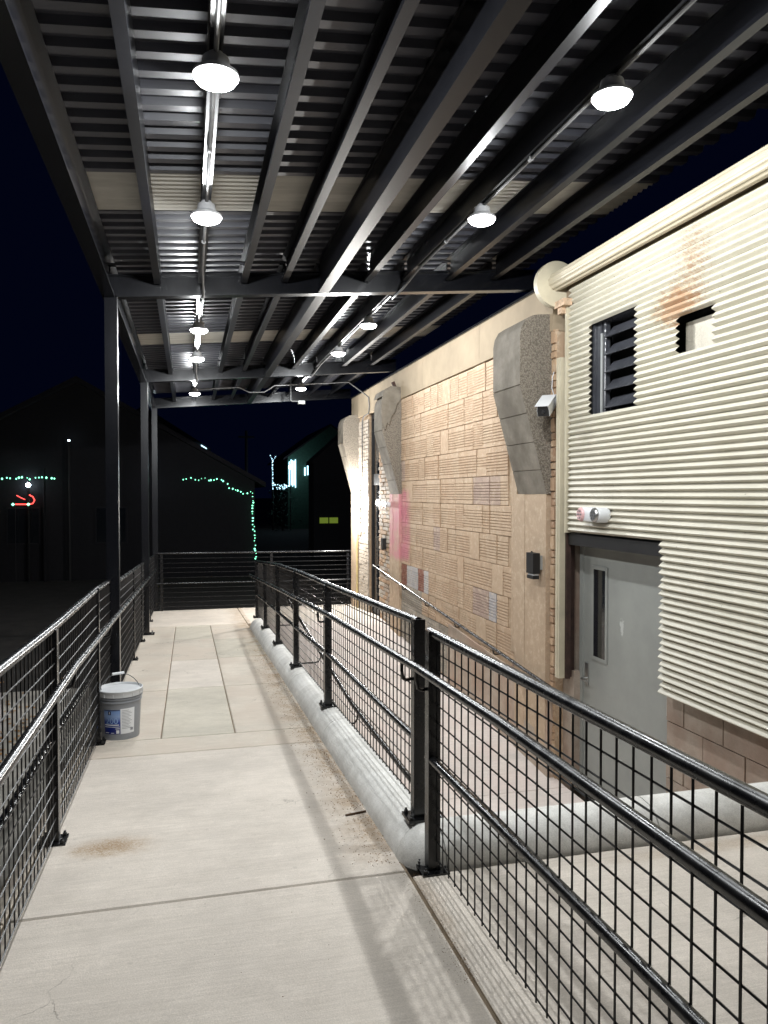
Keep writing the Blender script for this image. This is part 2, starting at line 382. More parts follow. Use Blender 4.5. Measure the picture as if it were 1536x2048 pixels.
# rolled kerb that turns the corner and dams the sunken landing
KP = [(0,.0),(.008,.040),(.024,.075),(.047,.104),(.076,.126),(.108,.140),(.185,.148)]
kerb_base = MB(); kerb_base.box((1.0,3.26,GROUND-.1),(1.085,12.1,-2.5)).box((1.085,3.3,GROUND-.1),(3.28,3.37,-2.5))
kerb = tag(build('kerb', kerb_base, M['joint']), kind='structure')
def kerb_run(y0, y1, end=False):
    mb = MB(); nseg = 4; rows = []
    ys = [y0+(y1-y0)*i/nseg for i in range(nseg+1)]
    for y in ys:
        k = len(mb.v); rows.append(k)
        prof = [(.926+x, fz(y)-.012+z*1.07) for x, z in KP] + [(1.111, rz(y)-.03)]
        mb.v += [(x, y, z) for x, z in prof]
    n_ = len(KP)+1
    for a, b in zip(rows, rows[1:]):
        for i in range(n_-1): mb.quad((a+i,a+i+1,b+i+1,b+i))
    for r_ in (rows[0], rows[-1]):
        k = len(mb.v); mb.v.append((.935, mb.v[r_][1], rz(mb.v[r_][1])-.03)); mb.quad([k]+[r_+i for i in range(n_)])
    return build('kerb_section', mb, M['kerb'], kerb, True)
ky = [3.38,5.43,7.3,9.2,11.05,12.1]
for a, b in zip(ky, ky[1:]): kerb_run(a+.004, b-.004)
# far rounded nose of the kerb
mb = MB(); rows = []
for i in range(7):
    t = i/6*math.pi/2; k = len(mb.v); rows.append(k)
    for x, z in KP:
        R = .185-x
        mb.v.append((1.111-R*math.cos(t), 12.104+R*math.sin(t), fz(12.2)-.012+z*1.07))
for a, b in zip(rows, rows[1:]):
    for i in range(len(KP)-1): mb.quad((a+i,a+i+1,b+i+1,b+i))
build('kerb_section', mb, M['kerb'], kerb, True)
# corner at the near end: quarter turn from -X facing to -Y facing
mb = MB(); rows = []; cx, cy = 1.111, 3.376
for i in range(9):
    t = i/8*math.pi/2; k = len(mb.v); rows.append(k)
    for x, z in KP:
        R = .186-x if x < .186 else 0.0
        mb.v.append((cx-R*math.cos(t), cy-R*math.sin(t), fz(3.3)-.012+z*1.07))
for a, b in zip(rows, rows[1:]):
    for i in range(len(KP)-1): mb.quad((a+i,a+i+1,b+i+1,b+i))
build('kerb_section', mb, M['kerb'], kerb, True)
for xa, xb in ((1.115, 2.2), (2.208, 3.285)):
    mb = MB(); rows = []
    for x_ in (xa, xb):
        k = len(mb.v); rows.append(k)
        mb.v += [(x_, 3.19+x, fz(3.25)-.012+z*1.07) for x, z in KP] + [(x_, 3.40, -1.535), (x_, 3.40, -2.62), (x_, 3.2, -2.62)]
    n_ = len(KP)+3
    for i in range(n_): mb.quad((rows[0]+i, rows[0]+(i+1) % n_, rows[1]+(i+1) % n_, rows[1]+i))
    mb.quad([rows[0]+i for i in range(n_)]); mb.quad([rows[1]+i for i in range(n_)])
    build('kerb_section', mb, M['kerb'], kerb, True)

sp = MB(); sp.box((-2.6,-3,GROUND-.1),(-.80,8.6,-2.06))
M['yard'] = simple('worn_yard_concrete', s2l(150, 146, 138), .95, var=.45, scale=1.6, bump=.6, bscale=60)
tag(build('side_path', sp, M['yard']), kind='structure')
# ------------------------------------------------------------------ canopy
canopy = thing('steel_canopy', (-.61, 6.8, fz(6.8)), 'black steel walkway canopy with ribbed deck roof and slender square posts', 'canopy')
for i, y in enumerate(Y_FRAMES):
    base = fz(y) - (.0 if i else .0)
    c = MB(); c.box((-.665, y-.05, base+.015), (-.565, y+.05, HB(-.6)+.02))
    col_ob = build('column', c, M['steel'], canopy)
    p = MB(); p.box((-.735, y-.09, base-.002), (-.495, y+.09, base+.017)); pl = build('base_plate', p, M['steel'], col_ob)
    for sx in (-.70, -.53):
        for sy in (-.065, .065):
            b = MB(); b.lathe([(.011,0),(.011,.03)], (sx, y+sy, base+.016), 6); build('anchor_bolt', b, M['galv'], col_ob)
    # cross beam: I section following the roof pitch
    hb = MB(); y0, y1 = y-.05, y+.05; xa, xb = -.68, 3.23; D = .19
    def prism(xa, xb, ya, yb, z0, z1):
        hb.hexa([(xa,ya,HB(xa)+z0),(xb,ya,HB(xb)+z0),(xb,yb,HB(xb)+z0),(xa,yb,HB(xa)+z0),(xa,ya,HB(xa)+z1),(xb,ya,HB(xb)+z1),(xb,yb,HB(xb)+z1),(xa,yb,HB(xa)+z1)])
    prism(xa, xb, y0, y1, 0, .012); prism(xa+.002, xb-.002, y-.006, y+.006, .0121, D-.0121); prism(xa, xb, y0, y1, D-.012, D)
    build('cross_beam', hb, M['steel'], canopy)
def cbeam(x, w, z0, z1, ya, yb, name, lip=True):
    mb = MB(); t = .008
    mb.box((x-w/2, ya, z0), (x+w/2, yb, z0+t)); mb.box((x+w/2-t, ya+.002, z0+t+.0005), (x+w/2, yb-.002, z1-t-.0005)); mb.box((x-w/2, ya, z1-t), (x+w/2, yb, z1))
    if lip: mb.box((x-w/2, ya+.001, z0+t+.0003), (x-w/2+t, yb-.001, z0+.026))
    return build(name, mb, M['purlin'], canopy)
PX = [-.24, .12, .48, .83, 1.58, 1.93, 2.35, 2.80]
bays = [(-1.2, 1.745), (1.855, 6.745), (6.855, 11.745), (11.855, 15.245)]
for ya, yb in bays:
    for x in PX: cbeam(x, .055, PB(x), DK(x)-.002, ya, yb, 'purlin')
    # deep middle girder and the edge girder
    mb = MB(); x = 1.175
    mb.box((x-.045, ya, HB(x)), (x+.045, yb, HB(x)+.012)); mb.box((x-.006, ya+.002, HB(x)+.0125), (x+.006, yb-.002, DK(x)-.014)); mb.box((x-.045, ya, DK(x)-.0135), (x+.045, yb, DK(x)-.002))
    mb.box((x-.030, ya+.004, HB(x)+.0125), (x-.024, yb-.004, DK(x)-.014))
    build('girder', mb, M['purlin'], canopy)
    mb = MB(); x = -.63
    mb.box((x-.05, ya, HB(x)), (x+.05, yb, HB(x)+.012)); mb.box((x-.006, ya+.002, HB(x)+.0125), (x+.006, yb-.002, DK(x)-.014)); mb.box((x-.05, ya, DK(x)-.0135), (x+.05, yb, DK(x)-.002))
    build('edge_girder', mb, M['steel'], canopy)
def deck(ya, yb, kind):
    mb = MB(); pts = []
    if kind == 'roof_panel':
        y = ya; p = .16
        while y < yb-1e-6:
            for dy, dz in ((0,0),(.060,0),(.074,.036),(.146,.036)):
                if y+dy <= yb+1e-6: pts.append((y+dy, dz))
            y += p
        pts.append((yb, 0))
    else:
        nn = int((yb-ya)/.011)
        for i in range(nn+1):
            y = ya+(yb-ya)*i/nn; pts.append((y, .014+.013*math.cos(2*math.pi*i/6)))
    xs = (-.70, 3.30)
    for x in xs: mb.v += [(x, y, DK(x)+dz) for y, dz in pts]
    k = len(pts)
    for i in range(k-1): mb.quad((i, i+1, k+i+1, k+i))
    mb.v += [(x, y, DK(x)+dz+.004) for x in xs for y, dz in pts]
    for i in range(k-1): mb.quad((2*k+i, 3*k+i, 3*k+i+1, 2*k+i+1))
    for i in range(k-1):
        mb.quad((i, i+1, 2*k+i+1, 2*k+i)); mb.quad((k+i, k+i+1, 3*k+i+1, 3*k+i))
    return build(kind, mb, M['deck'] if kind == 'roof_panel' else M['skylight'], canopy, kind != 'roof_panel')
deck(-1.2, 4.93, 'roof_panel'); deck(4.935, 5.575, 'skylight_panel'); deck(5.58, 9.74, 'roof_panel'); deck(9.745, 10.45, 'skylight_panel'); deck(10.455, 15.4, 'roof_panel')

# ------------------------------------------------------------------ lamps under the purlins
LY = [3.23, 4.86, 8.20, 9.93, 13.37]
bay_txt = ['largest, short of the first pale strip', 'beside the first pale roof strip', 'just past the first cross beam', 'just past the second pale strip', 'by the end of the roof']
for row, (x, txt) in enumerate(((.12, 'over the walkway'), (1.93, 'over the wall ramp'))):
    for i, y in enumerate(LY):
        zt = PB(x)
        t = thing('canopy_lamp', (x, y, zt-.13), 'round canopy lamp %s, %s' % (txt, bay_txt[i]), 'lamp', 'round lamps under the canopy')
        h = MB(); h.lathe([(.030,.0),(.034,-.012),(.052,-.020),(.060,-.060),(.092,-.082),(.095,-.096),(.090,-.098)], (x, y, zt+.001), 28); build('housing', h, M['housing'], t, True)
        l = MB(); l.lathe([(.090,-.094),(.088,-.104),(.078,-.117),(.058,-.127),(.032,-.132),(.0001,-.134)], (x, y, zt), 24); build('lens', l, M['lens'], t, True)
        L = bpy.data.lights.new('canopy_lamp_light', 'POINT'); L.energy = LAMP_W; L.color = (.955, .985, 1.0); L.shadow_soft_size = .034
        lo = bpy.data.objects.new('lamp_light', L); COL.objects.link(lo); lo.parent = t; lo.location = (0, 0, .016)

# ------------------------------------------------------------------ conduits
def conduit(name, pts, label, r=.011, straps=()):
    t = thing(name, pts[0], label, 'conduit')
    mb = MB(); mb.tube(pts, r, 8); build('tube', mb, M['galv'], t, True)
    for p in straps:
        s = MB(); s.tube([(p[0]-.002,p[1]-.014,p[2]),(p[0]-.002,p[1]+.014,p[2])], r*1.45, 8); build('strap', s, M['galv'], t, True)
    return t
def row_conduit(x, jog, label):
    zc = PB(x)-.013; zl = HB(x)-.013; pts = [(x+.0, -1.1, zc)]
    for yb in (6.8, 11.8):
        pts += [(x, yb-.5, zc), (x+jog, yb-.2, zl), (x+jog, yb+.16, zl), (x, yb+.42, zc)]
    pts += [(x, 13.42, zc)]
    conduit('conduit', pts, label, straps=[(x, y, zc) for y in (2.2, 4.1, 5.6, 7.6, 9.1, 10.8, 12.7)])
row_conduit(.12, .015, 'grey metal conduit running lamp to lamp over the walkway')
row_conduit(1.93, -.06, 'grey metal conduit running lamp to lamp over the wall ramp')
zl = PB(.12)-.013
conduit('conduit', [(.12,13.45,PB(.12)-.02),(.5,13.45,PB(.5)-.012),(.86,13.45,PB(.86)-.012),(1.05,13.45,HB(1.1)-.016),(1.30,13.45,HB(1.3)-.016),(1.48,13.45,PB(1.5)-.012),(1.93,13.45,PB(1.93)-.012),(2.8,13.45,PB(2.8)-.012),(3.1,13.45,1.80),(3.17,13.45,1.75),(3.17,13.40,1.58),(3.17,13.45,1.46),(3.17,13.85,1.44),(3.17,13.95,1.38),(3.17,13.98,1.2),(3.17,13.98,.3)],
        'thin metal conduit crossing under the roof and dropping down the wall', .011)
t = thing('junction_box', (2.05, 14.35, 1.70), 'small grey junction box hanging near the end beam', 'junction box')
b = MB(); b.box((2.02,14.3,1.70),(2.14,14.4,1.755)); build('box', b, M['grey'], t)
b = MB(); b.tube([(2.04,14.35,1.745),(1.90,14.35,1.745),(1.88,14.35,1.77),(1.88,14.35,DK(1.88)+.005)], .010, 8); build('stem', b, M['galv'], t, True)

# ------------------------------------------------------------------ railings
RR = .021
def wires(x, ya, yb, top, bot, mid=None, step=.076, r=.0034, cut=()):
    mb = MB(); y = ya
    while y <= yb:
        mb.tube([(x, y, top(y)), (x, y, bot(y)-.008)], r, 5, False); y += step
    k = 1
    segs = max(1, int((yb-ya)/.6))
    h0 = top(ya)-bot(ya); nrow = int(round(h0/step))
    for k in range(1, nrow+1):
        f_ = k/nrow
        pts = []
        for i in range(segs+1):
            yy = ya+(yb-ya)*i/segs; pts.append((x+.0045, yy, top(yy)*(1-f_)+bot(yy)*f_))
        mb.tube(pts, r, 5, False)
    return mb
def post(parent, x, y, zb, zt, s=.0275):
    c = MB(); c.box((x-s,y-s,zb+.008),(x+s,y+s,zt)); o = build('post', c, M['rail'], parent)
    p = MB(); p.box((x-.062,y-.062,zb-.004),(x+.062,y+.062,zb+.010)); build('base_plate', p, M['rail'], o)
    for sx in (-.045,.045):
        for sy in (-.045,.045):
            b = MB(); b.lathe([(.010,0),(.010,.014),(.006,.016),(.006,.024)], (x+sx,y+sy,zb+.009), 6); build('bolt', b, M['black'], o)
    return o
def rail_pts(tab, x, ya, yb):
    ys = [ya]+[t[0] for t in sorted(tab) if ya < t[0] < yb]+[yb]
    return [(x, y, lerp_tab(tab, y)) for y in ys]
def railing(label, x, ya, yb, top, low, posts, zb, xbase=0, wire_bot=.055, ends=(True,True)):
    t = thing('railing', (x, (ya+yb)/2, zb((ya+yb)/2)), label, 'railing', 'black mesh railings')
    mb = MB(); mb.tube(rail_pts(top, x, ya, yb), RR, 14); build('top_rail', mb, M['rail'], t, True)
    mb = MB(); mb.tube(rail_pts(low, x-.008, ya, yb), RR*.9, 14); build('lower_rail', mb, M['rail'], t, True)
    for y in posts: post(t, x, y, zb(y), lerp_tab(top, y)+ (.012 if y in (posts[0], posts[-1]) else -.004))
    ps = sorted(posts)
    for a, b in zip([ya]+ps if ya < ps[0]-.1 else ps, ps+[yb] if ya < ps[0]-.1 and yb > ps[-1]+.1 else (ps if ya < ps[0]-.1 else ps[1:]+([yb] if yb > ps[-1]+.1 else []))):
        if b-a < .12: continue
        bot = lambda y: zb(y)+wire_bot
        build('wire_panel', wires(x+.012, a+.035, b-.03, lambda y: lerp_tab(top, y)-.015, bot), M['wire'], t)
    return t
kt = lambda y: fz(y)+.148
RT = [(12.3,-1.08),(9.19,-.854),(7.37,-.763),(5.75,-.701),(3.4,-.600)]
RL = [(12.3,-1.60),(10.95,-1.515),(7.48,-1.334),(5.755,-1.237),(3.4,-1.158)]
railing('black mesh railing standing on the rounded kerb', 1.05, 3.43, 12.2, RT, RL, [3.44,5.85,7.66,9.28,10.85,12.18], kt)
NT = [(-1.5,-.545),(1.19,-.583),(3.25,-.615)]; NL = [(-1.5,-1.07),(1.38,-1.12),(3.25,-1.177)]
railing('black mesh railing on the flat slab before the kerb corner', 1.045, -1.5, 3.24, NT, NL, [-1.4,.9-.35,3.2], fz)
LT = [(-1.5,-.50),(2.95,-.624),(4.13,-.662),(5.86,-.695),(6.74,-.735)]; LL = [(-1.5,-1.07),(2.92,-1.19),(4.07,-1.205),(5.875,-1.282),(6.74,-1.325)]
railing('black mesh railing along the walk edge, short of the bucket post', -.65, -1.5, 6.74, LT, LL, [-1.2,.5,2.2,4.0,5.8], fz)
l2 = lambda dz: [(6.9, fz(6.9)+dz), (11.7, fz(11.7)+dz)]
railing('black mesh railing between the two middle canopy posts', -.65, 6.86, 11.74, l2(1.06), l2(.50), [9.5,11.07], fz)
l3 = lambda dz: [(11.86, fz(11.86)+dz), (15.2, fz(15.2)+dz)]
railing('black mesh railing between the last canopy post and end rail', -.65, 11.86, 15.24, l3(1.06), l3(.50), [13.5], fz)

# end railing with horizontal bars
et = thing('end_railing', (1.3, 15.2, fz(15.2)), 'black railing of horizontal bars closing the far platform end', 'railing')
zt_ = -1.14; zm_ = -1.72
for nm, z, r in (('top_rail', zt_, .021), ('middle_rail', zm_, .018)):
    mb = MB(); mb.tube([(-.60,15.2,z),(3.24,15.2,z-.02)], r, 12); build(nm, mb, M['rail'], et, True)
for z in (-1.24,-1.33,-1.42,-1.51,-1.61,-1.81,-1.90,-1.99,-2.08,-2.17):
    mb = MB(); mb.tube([(-.60,15.2,z),(3.24,15.2,z-.02)], .0065, 8); build('bar', mb, M['rail'], et, True)
for x in (-.50, 1.6, 3.15):
    c = MB(); c.box((x-.025,15.21,fz(15.2)-.004),(x+.025,15.26,zt_)); build('post', c, M['rail'], et)

def handrail(label, pts, br, r=.019, drop=.10):
    t = thing('handrail', pts[0], label, 'handrail', 'black pipe handrails')
    mb = MB(); mb.tube(pts, r, 14); build('pipe', mb, M['rail'], t, True)
    for (p, q) in br:       # p on the pipe, q on the support
        mb = MB(); mb.tube([p,(p[0],p[1],p[2]-drop*.55),(p[0]+(q[0]-p[0])*.12,p[1],p[2]-drop*.92),(p[0]+(q[0]-p[0])*.35,p[1],p[2]-drop),(q[0],q[1],p[2]-drop)], .008, 8); build('bracket', mb, M['rail'], t, True)
    return t
HR = [(12.75,-1.335),(8.36,-1.051),(5.37,-.867),(3.15,-.763),(2.27,-.737),(-1.5,-.715)]
hr = lambda y: lerp_tab(HR, y)
handrail('continuous black handrail on the walk side of the kerb railing', [(.97,y,z) for y, z in sorted(HR)], [((.97,y,hr(y)),(1.03,y+.02,0)) for y in (.55,3.2,3.44,5.85,7.66,9.28,10.85,12.18)])
HL = [(-1.5,-.79),(2.52,-.838),(4.03,-.853),(6.21,-.947),(13.9,-1.315)]
hl = lambda y: lerp_tab(HL, y)
handrail('long black handrail on the dark yard side, passing the canopy posts', [(-.545,y,z) for y, z in sorted(HL)], [((-.545,y,hl(y)),(-.64,y,0)) for y in (.5,2.2,4.0,5.8,9.5,11.07)])
WH = lambda y: rz(min(y,12.6))+.87
handrail('black handrail fixed to the tan tile wall', [(3.12,6.15,WH(6.15)),(3.12,12.9,WH(12.6)+.012)], [((3.12,y,WH(y)),(3.2,y,0)) for y in (6.4,7.5,8.7,9.9,11.05,12.1)], .017, .07)
handrail('black handrail low on the ramp side of the kerb', [(1.30,3.75,rz(3.75)+.87),(1.30,6.1,rz(6.1)+.87),(1.30,11.0,rz(11.0)+.87)], [((1.30,y,rz(y)+.87),(1.06 if y > 8 else 1.1,y,0)) for y in (4.2,5.9,7.66,9.28,10.85)], .019, .10)

# ------------------------------------------------------------------ building
bld = thing('tile_building', (3.5, 9, GROUND), 'old tan clay tile building with grey concrete corbels and cream roll shutter', 'building')
def part(name, mb, m, smooth=False, parent=None): return build(name, mb, m if isinstance(m, list) else M[m], parent or bld, smooth)
# core wall (mortar face), in pieces round the glazed opening
w = MB(); w.box((3.216,6.27,GROUND-.1),(3.75,12.82,1.46)); part('wall', w, 'mortar')
w = MB(); w.box((3.222,13.62,GROUND-.1),(3.75,15.0,1.46)); part('wall', w, 'mortar')
w = MB(); w.box((3.70,12.83,GROUND-.1),(3.74,13.61,1.45)); part('interior', w, 'dark')
yb = 6.30
for y1 in (8.1, 10.25, 12.6, 15.02):
    w = MB(); w.box((3.187,yb,1.47),(3.75,y1-.006,1.90)); part('beam_band', w, 'band'); yb = y1
w = MB(); w.box((3.165,6.30,1.901),(3.76,15.03,1.925)); part('coping', w, 'steel')
# corbels
def corbel(y0, y1, z0=.0, z1=1.62, D=.305):
    xf = XW-D; zk = .98
    prof = [(3.23,z0),(3.165,z0)]
    cuts = [.22,.47,.73]
    def on(z): return 3.165+(xf-3.165)*(z-z0)/(zk-z0)
    for z in cuts: prof += [(on(z-.005), z-.005), (on(z)+.010, z), (on(z+.005), z+.005)]
    prof += [(xf,zk-.004),(xf+.010,zk+.002),(xf,zk+.010),(xf,z1-.20),(xf+.015,z1-.12),(xf+.055,z1-.05),(xf+.12,z1-.01),(xf+.19,z1+.004),(3.23,z1+.01)]
    mb = MB(); mb.prism_y(prof, y0, y1, 0, 1); return part('corbel', mb, [M['corbel'], M['aggregate']])
corbel(6.36, 6.98); corbel(11.38, 11.90, 0, 1.56); corbel(14.42, 14.94, 0, 1.52)
# broken plaster cap on the middle corbel
mb = MB(); rnd = random.Random(3); ring = []
pts = [(2.885,1.10),(2.93,.98),(2.97,1.10),(3.0,1.06),(3.04,1.2),(3.09,1.26),(3.12,1.38),(3.18,1.45),(3.2,1.58),(3.08,1.63),(2.98,1.60),(2.91,1.53),(2.878,1.42),(2.876,1.25)]
mb.prism_y(pts, 11.355, 11.40, 0, 0); part('broken_plaster', mb, 'corbel')
mb = MB(); mb.prism_y([(2.89,1.50),(2.93,1.60),(3.03,1.66),(3.2,1.65),(3.21,1.54),(3.0,1.52)], 11.37, 11.92); part('broken_plaster', mb, 'corbel')
mb = MB(); mb.hexa([(3.10,11.40,1.64),(3.14,11.40,1.64),(3.14,11.46,1.64),(3.10,11.46,1.64),(3.05,11.38,1.72),(3.09,11.38,1.74),(3.09,11.44,1.74),(3.05,11.44,1.72)]); part('broken_stub', mb, 'rustdark')
# pilasters under the corbels, board marked
def pilaster(y0, y1, ztop, zb, m='plaster', nb=3):
    wv = (y1-y0)/nb
    for i in range(nb):
        mb = MB(); mb.box((3.166+.003*(i % 2), y0+i*wv+.0015, zb),(3.24, y0+(i+1)*wv-.0015, ztop)); part('pilaster_board', mb, m)
pilaster(6.375, 7.06, -.001, rz(6.2)-.03); pilaster(11.38, 11.96, -.001, rz(11.5)-.1); pilaster(14.42, 14.99, -.001, fz(15)-.1, 'plaster', 2)
for i in range(3):
    mb = MB(); mb.box((3.19, 7.066+i*.045, -1.6),(3.24, 7.066+i*.045+.042, .30)); part('plaster_strip', mb, 'plaster')
# grooved clay tiles
def tile_mesh(kind, w=.286, h=.309):
    mb = MB(); prof = [(.04, 0), (.003, 0), (.0, .003)]
    if kind in ('comb', 'chip'):
        z = .050; k = 7; st = (h-.085)/k
        for i in range(k):
            zc = .035+st*(i+.5)
            prof += [(0, zc-.009), (.009, zc-.005), (.009, zc+.003), (0, zc+.005)]
    elif kind == 'fine':
        k = 10; st = (h-.04)/k
        for i in range(k):
            zc = .02+st*(i+.5)
            prof += [(0, zc-.006), (.007, zc-.003), (.007, zc+.002), (0, zc+.004)]
    elif kind == 'half':
        k = 4; st = .030
        for i in range(k):
            zc = .10+st*(i+.5)
            prof += [(0, zc-.0075), (.008, zc-.004), (.008, zc+.003), (0, zc+.0055)]
    prof += [(0, h-.003), (.003, h), (.04, h)]
    mb.prism_y(prof, -w/2, w/2)
    me, _ = mb.mesh('tile', M['tile'], base=(0,0,0)); return me
TM = {k: [tile_mesh(k, .286), tile_mesh(k, .200)] for k in ('comb', 'fine', 'half', 'plain')}
TMM = {}
def tile_obj(kind, wide, mat, y, z, dx):
    key = (kind, wide, mat)
    if key not in TMM:
        me = TM[kind][wide].copy(); me.materials.clear(); me.materials.append(M[mat]); TMM[key] = me
    o = link('tile', TMM[key], (3.2+dx, y, z), bld)
    o.rotation_euler = (random.uniform(-.006,.006), random.uniform(-.012,.012), random.uniform(-.012,.012))
    return o
special = {}
def set_sp(pxs, m):
    for a in pxs: special[a] = m
row_h = .3165
r = 0; ztop = 1.458
tile_rows = []
while True:
    zt2 = ztop - r*row_h; zbm = zt2-row_h+.006
    if zbm < -2.62: break
    y = 7.22 if -1.6 < zbm < .3 else 7.04
    off = (0, .11, .05, .16)[r % 4]
    yy = 11.375
    first = True
    while yy > y+.08:
        wide = 0 if random.random() < .78 else 1
        wdt = (.286, .200)[wide]
        if first and off: wide, wdt = 1, .200
        first = False
        if yy-wdt < y-.06: wide, wdt = 1, .200
        if yy-wdt < y-.10: break
        yc = yy-wdt/2; zc = zbm+.15
        if zbm > rz(yc)-.20 and not (yc < 9.15 and zbm < rz(yc)+.45):
            kind = random.choices(['comb','fine','half','plain'], [.86,.08,.03,.03] if zc < .45 else [.62,.16,.10,.12])[0]
            m = 'tile'
            hz = WH(yc)
            if zc < hz-.12 and yc > 9.1: m = 'tile_grey'; kind = 'comb'
            elif random.random() < .05: m = 'tile_mauve'
            if .0 < zc < .32 and 7.6 < yc < 8.45: m = 'tile_mauve'; kind = 'comb'
            if -.86 < zc < -.5 and 7.2 < yc < 7.45: m = 'tile_white'; kind = 'comb'
            if -1.50 < zc < -1.16 and 7.55 < yc < 7.85: m = 'tile_white'; kind = 'comb'
            if -1.50 < zc < -1.16 and 7.85 < yc < 8.2: m = 'tile_mauve'; kind = 'comb'
            if hz-.30 < zc < hz+.30 and -1.5 < zc < -1.12 and 9.95 < yc < 11.4:
                m = 'tile_red' if (11.1 < yc or 10.25 < yc < 10.52) else 'tile_white'; kind = 'comb'
            tile_obj(kind, wide, m, yc, zbm, random.uniform(-.004, .007))
        yy -= wdt + .008
    r += 1
# concrete dado by the foot of the ramp
mb = MB()
for a, b in ((6.3, 7.06), (7.06, 9.12)):
    mb = MB(); t0 = .74 if a > 7 else .80; x0 = 3.155 if a < 7 else 3.16
    mb.hexa([(x0,a,rz(a)-.05),(3.24,a,rz(a)-.05),(3.24,b-.004,rz(b)-.05),(x0,b-.004,rz(b)-.05),(3.185,a,rz(a)+t0),(3.24,a,rz(a)+t0),(3.24,b-.004,rz(b)+t0),(3.185,b-.004,rz(b)+t0)])
    part('dado', mb, 'dado')
# brick returns
bm_ = {}
def brick(mat, y, z, w_, h_, dx=0):
    key = (mat, w_, h_)
    if key not in bm_:
        mb = MB(); e = .004
        mb.hexa([(0,-w_/2+e,e),(.04,-w_/2,0),(.04,w_/2,0),(0,w_/2-e,e),(0,-w_/2+e,h_-e),(.04,-w_/2,h_),(.04,w_/2,h_),(0,w_/2-e,h_-e)])
        bm_[key] = mb.mesh('brick', M[mat], base=(0,0,0))[0]
    o = link('brick', bm_[key], (3.197+dx, y, z), bld); o.rotation_euler.x = random.uniform(-.02,.02); return o
z = -2.5; k = 0
while z < 1.38:
    h_ = .125
    if k % 2: brick('brick', 6.317, z, .078, h_, random.uniform(-.004,.008))
    else:
        brick('brick', 6.317, z, .078, .060, random.uniform(-.004,.008)); brick('brick', 6.317, z+.064, .078, .060, random.uniform(-.004,.008))
    z += h_+.008; k += 1
z = rz(12.4)-.03; k = 0
while z < 1.38:
    y = 11.985 if k % 2 else 11.985-.08
    while y < 12.79:
        a, b = max(y, 11.975), min(y+.19, 12.812)
        if b-a > .05:
            wq = round((b-a)/.05)*.05
            brick('brick_pale' if random.random() < .6 else 'brick', (a+b)/2, z, min(wq, .19), .058, random.uniform(-.004,.007))
        y += .20
    z += .068; k += 1
far = MB(); z = fz(14)-.03; k = 0
while z < 1.38:
    y = 13.62 if k % 2 else 13.54
    while y < 14.40:
        a, b = max(y, 13.622), min(y+.19, 14.41)
        if b-a > .04: far.box((3.197+random.uniform(-.004,.007), a, z), (3.23, b, z+.058))
        y += .20
    z += .068; k += 1
tag(part('brick_face', far, 'brick_pale'), kind='stuff')
# glazed door
gd = MB()
for a, b in (((3.26,12.825,fz(13)),(3.33,12.885,1.455)), ((3.26,13.555,fz(13)),(3.33,13.615,1.455)), ((3.262,12.886,1.36),(3.328,13.554,1.453)), ((3.262,12.886,.16),(3.328,13.554,.36)), ((3.262,12.886,fz(13)),(3.328,13.554,fz(13)+.16))): gd.box(a, b)
gdo = part('glazed_door', gd, 'black')
for z0, z1 in ((fz(13)+.162,.158),(.362,1.358)):
    q = MB(); q.box((3.285,12.887,z0),(3.30,13.553,z1)); build('pane', q, M['glass'], gdo)
q = MB(); q.tube([(3.255,12.95,-1.25),(3.215,12.95,-1.25),(3.215,12.95,-.75),(3.255,12.95,-.75)], .010, 8); build('pull', q, M['alu'], gdo, True)
# foot blocks right of the steel door, seen under the shutter
z = -2.62; k = 0
while z < -1.15:
    y = 4.74; first = True
    while y > 1.4:
        wdt = .40 if not (first and k % 2) else .20
        first = False
        mb = MB(); mb.box((3.30+random.uniform(-.003,.003), y-wdt+.006, z),(3.5, y-.006, z+.194)); part('block', mb, 'block')
        y -= wdt
    z += .202; k += 1
w = MB(); w.box((3.312,1.4,-2.62),(3.6,4.73,-1.2)); part('block_core', w, 'mortar')
w = MB(); w.box((3.72,1.2,-2.7),(3.80,6.26,1.95)); part('back_wall', w, 'dark')
w = MB(); w.box((3.29,6.13,GROUND),(3.72,6.268,1.45)); part('door_return', w, 'block')
mb = MB(); mb.prism_y([(3.285,-1.56),(3.34,-1.56),(3.36,-1.66),(3.5,-1.66),(3.5,-2.6),(3.285,-2.6)], 6.06, 6.13); part('broken_jamb', mb, 'block')
# rusty jamb channel and broken concrete edge
w = MB(); w.box((3.20,6.10,-1.62),(3.31,6.128,-.35)); part('jamb_channel', w, 'rustdark')
w = MB(); w.box((3.205,6.20,-1.6),(3.285,6.262,-.30)); part('jamb_channel', w, 'rustdark')
# steel door
dr = MB(); dr.box((3.36,4.80,-2.595),(3.40,6.02,-.43)); door = part('steel_door', dr, 'door')
fr = MB(); fr.box((3.345,6.022,-2.6),(3.42,6.075,-.38)).box((3.345,4.745,-2.6),(3.42,4.798,-.38)).box((3.346,4.80,-.428),(3.42,6.02,-.38)); build('door_frame', fr, M['door'], door)
v = MB()
for a, b in (((3.350,5.63,-1.415),(3.362,5.66,-.61)),((3.350,5.85,-1.415),(3.362,5.88,-.61)),((3.351,5.66,-.64),(3.361,5.85,-.611)),((3.351,5.66,-1.414),(3.361,5.85,-1.385))): v.box(a, b)
vl = build('vision_frame', v, M['door'], door)
q = MB(); q.box((3.354,5.661,-1.384),(3.3605,5.849,-.641)); build('vision_pane', q, M['glass'], door)
h = MB(); h.box((3.350,5.93,-1.66),(3.361,5.985,-1.47)); build('lock_plate', h, M['alu'], door)
h = MB(); h.tube([(3.352,5.957,-1.60),(3.305,5.957,-1.60),(3.297,5.945,-1.60),(3.297,5.86,-1.605)], .010, 10); build('lever_handle', h, M['alu'], door, True)
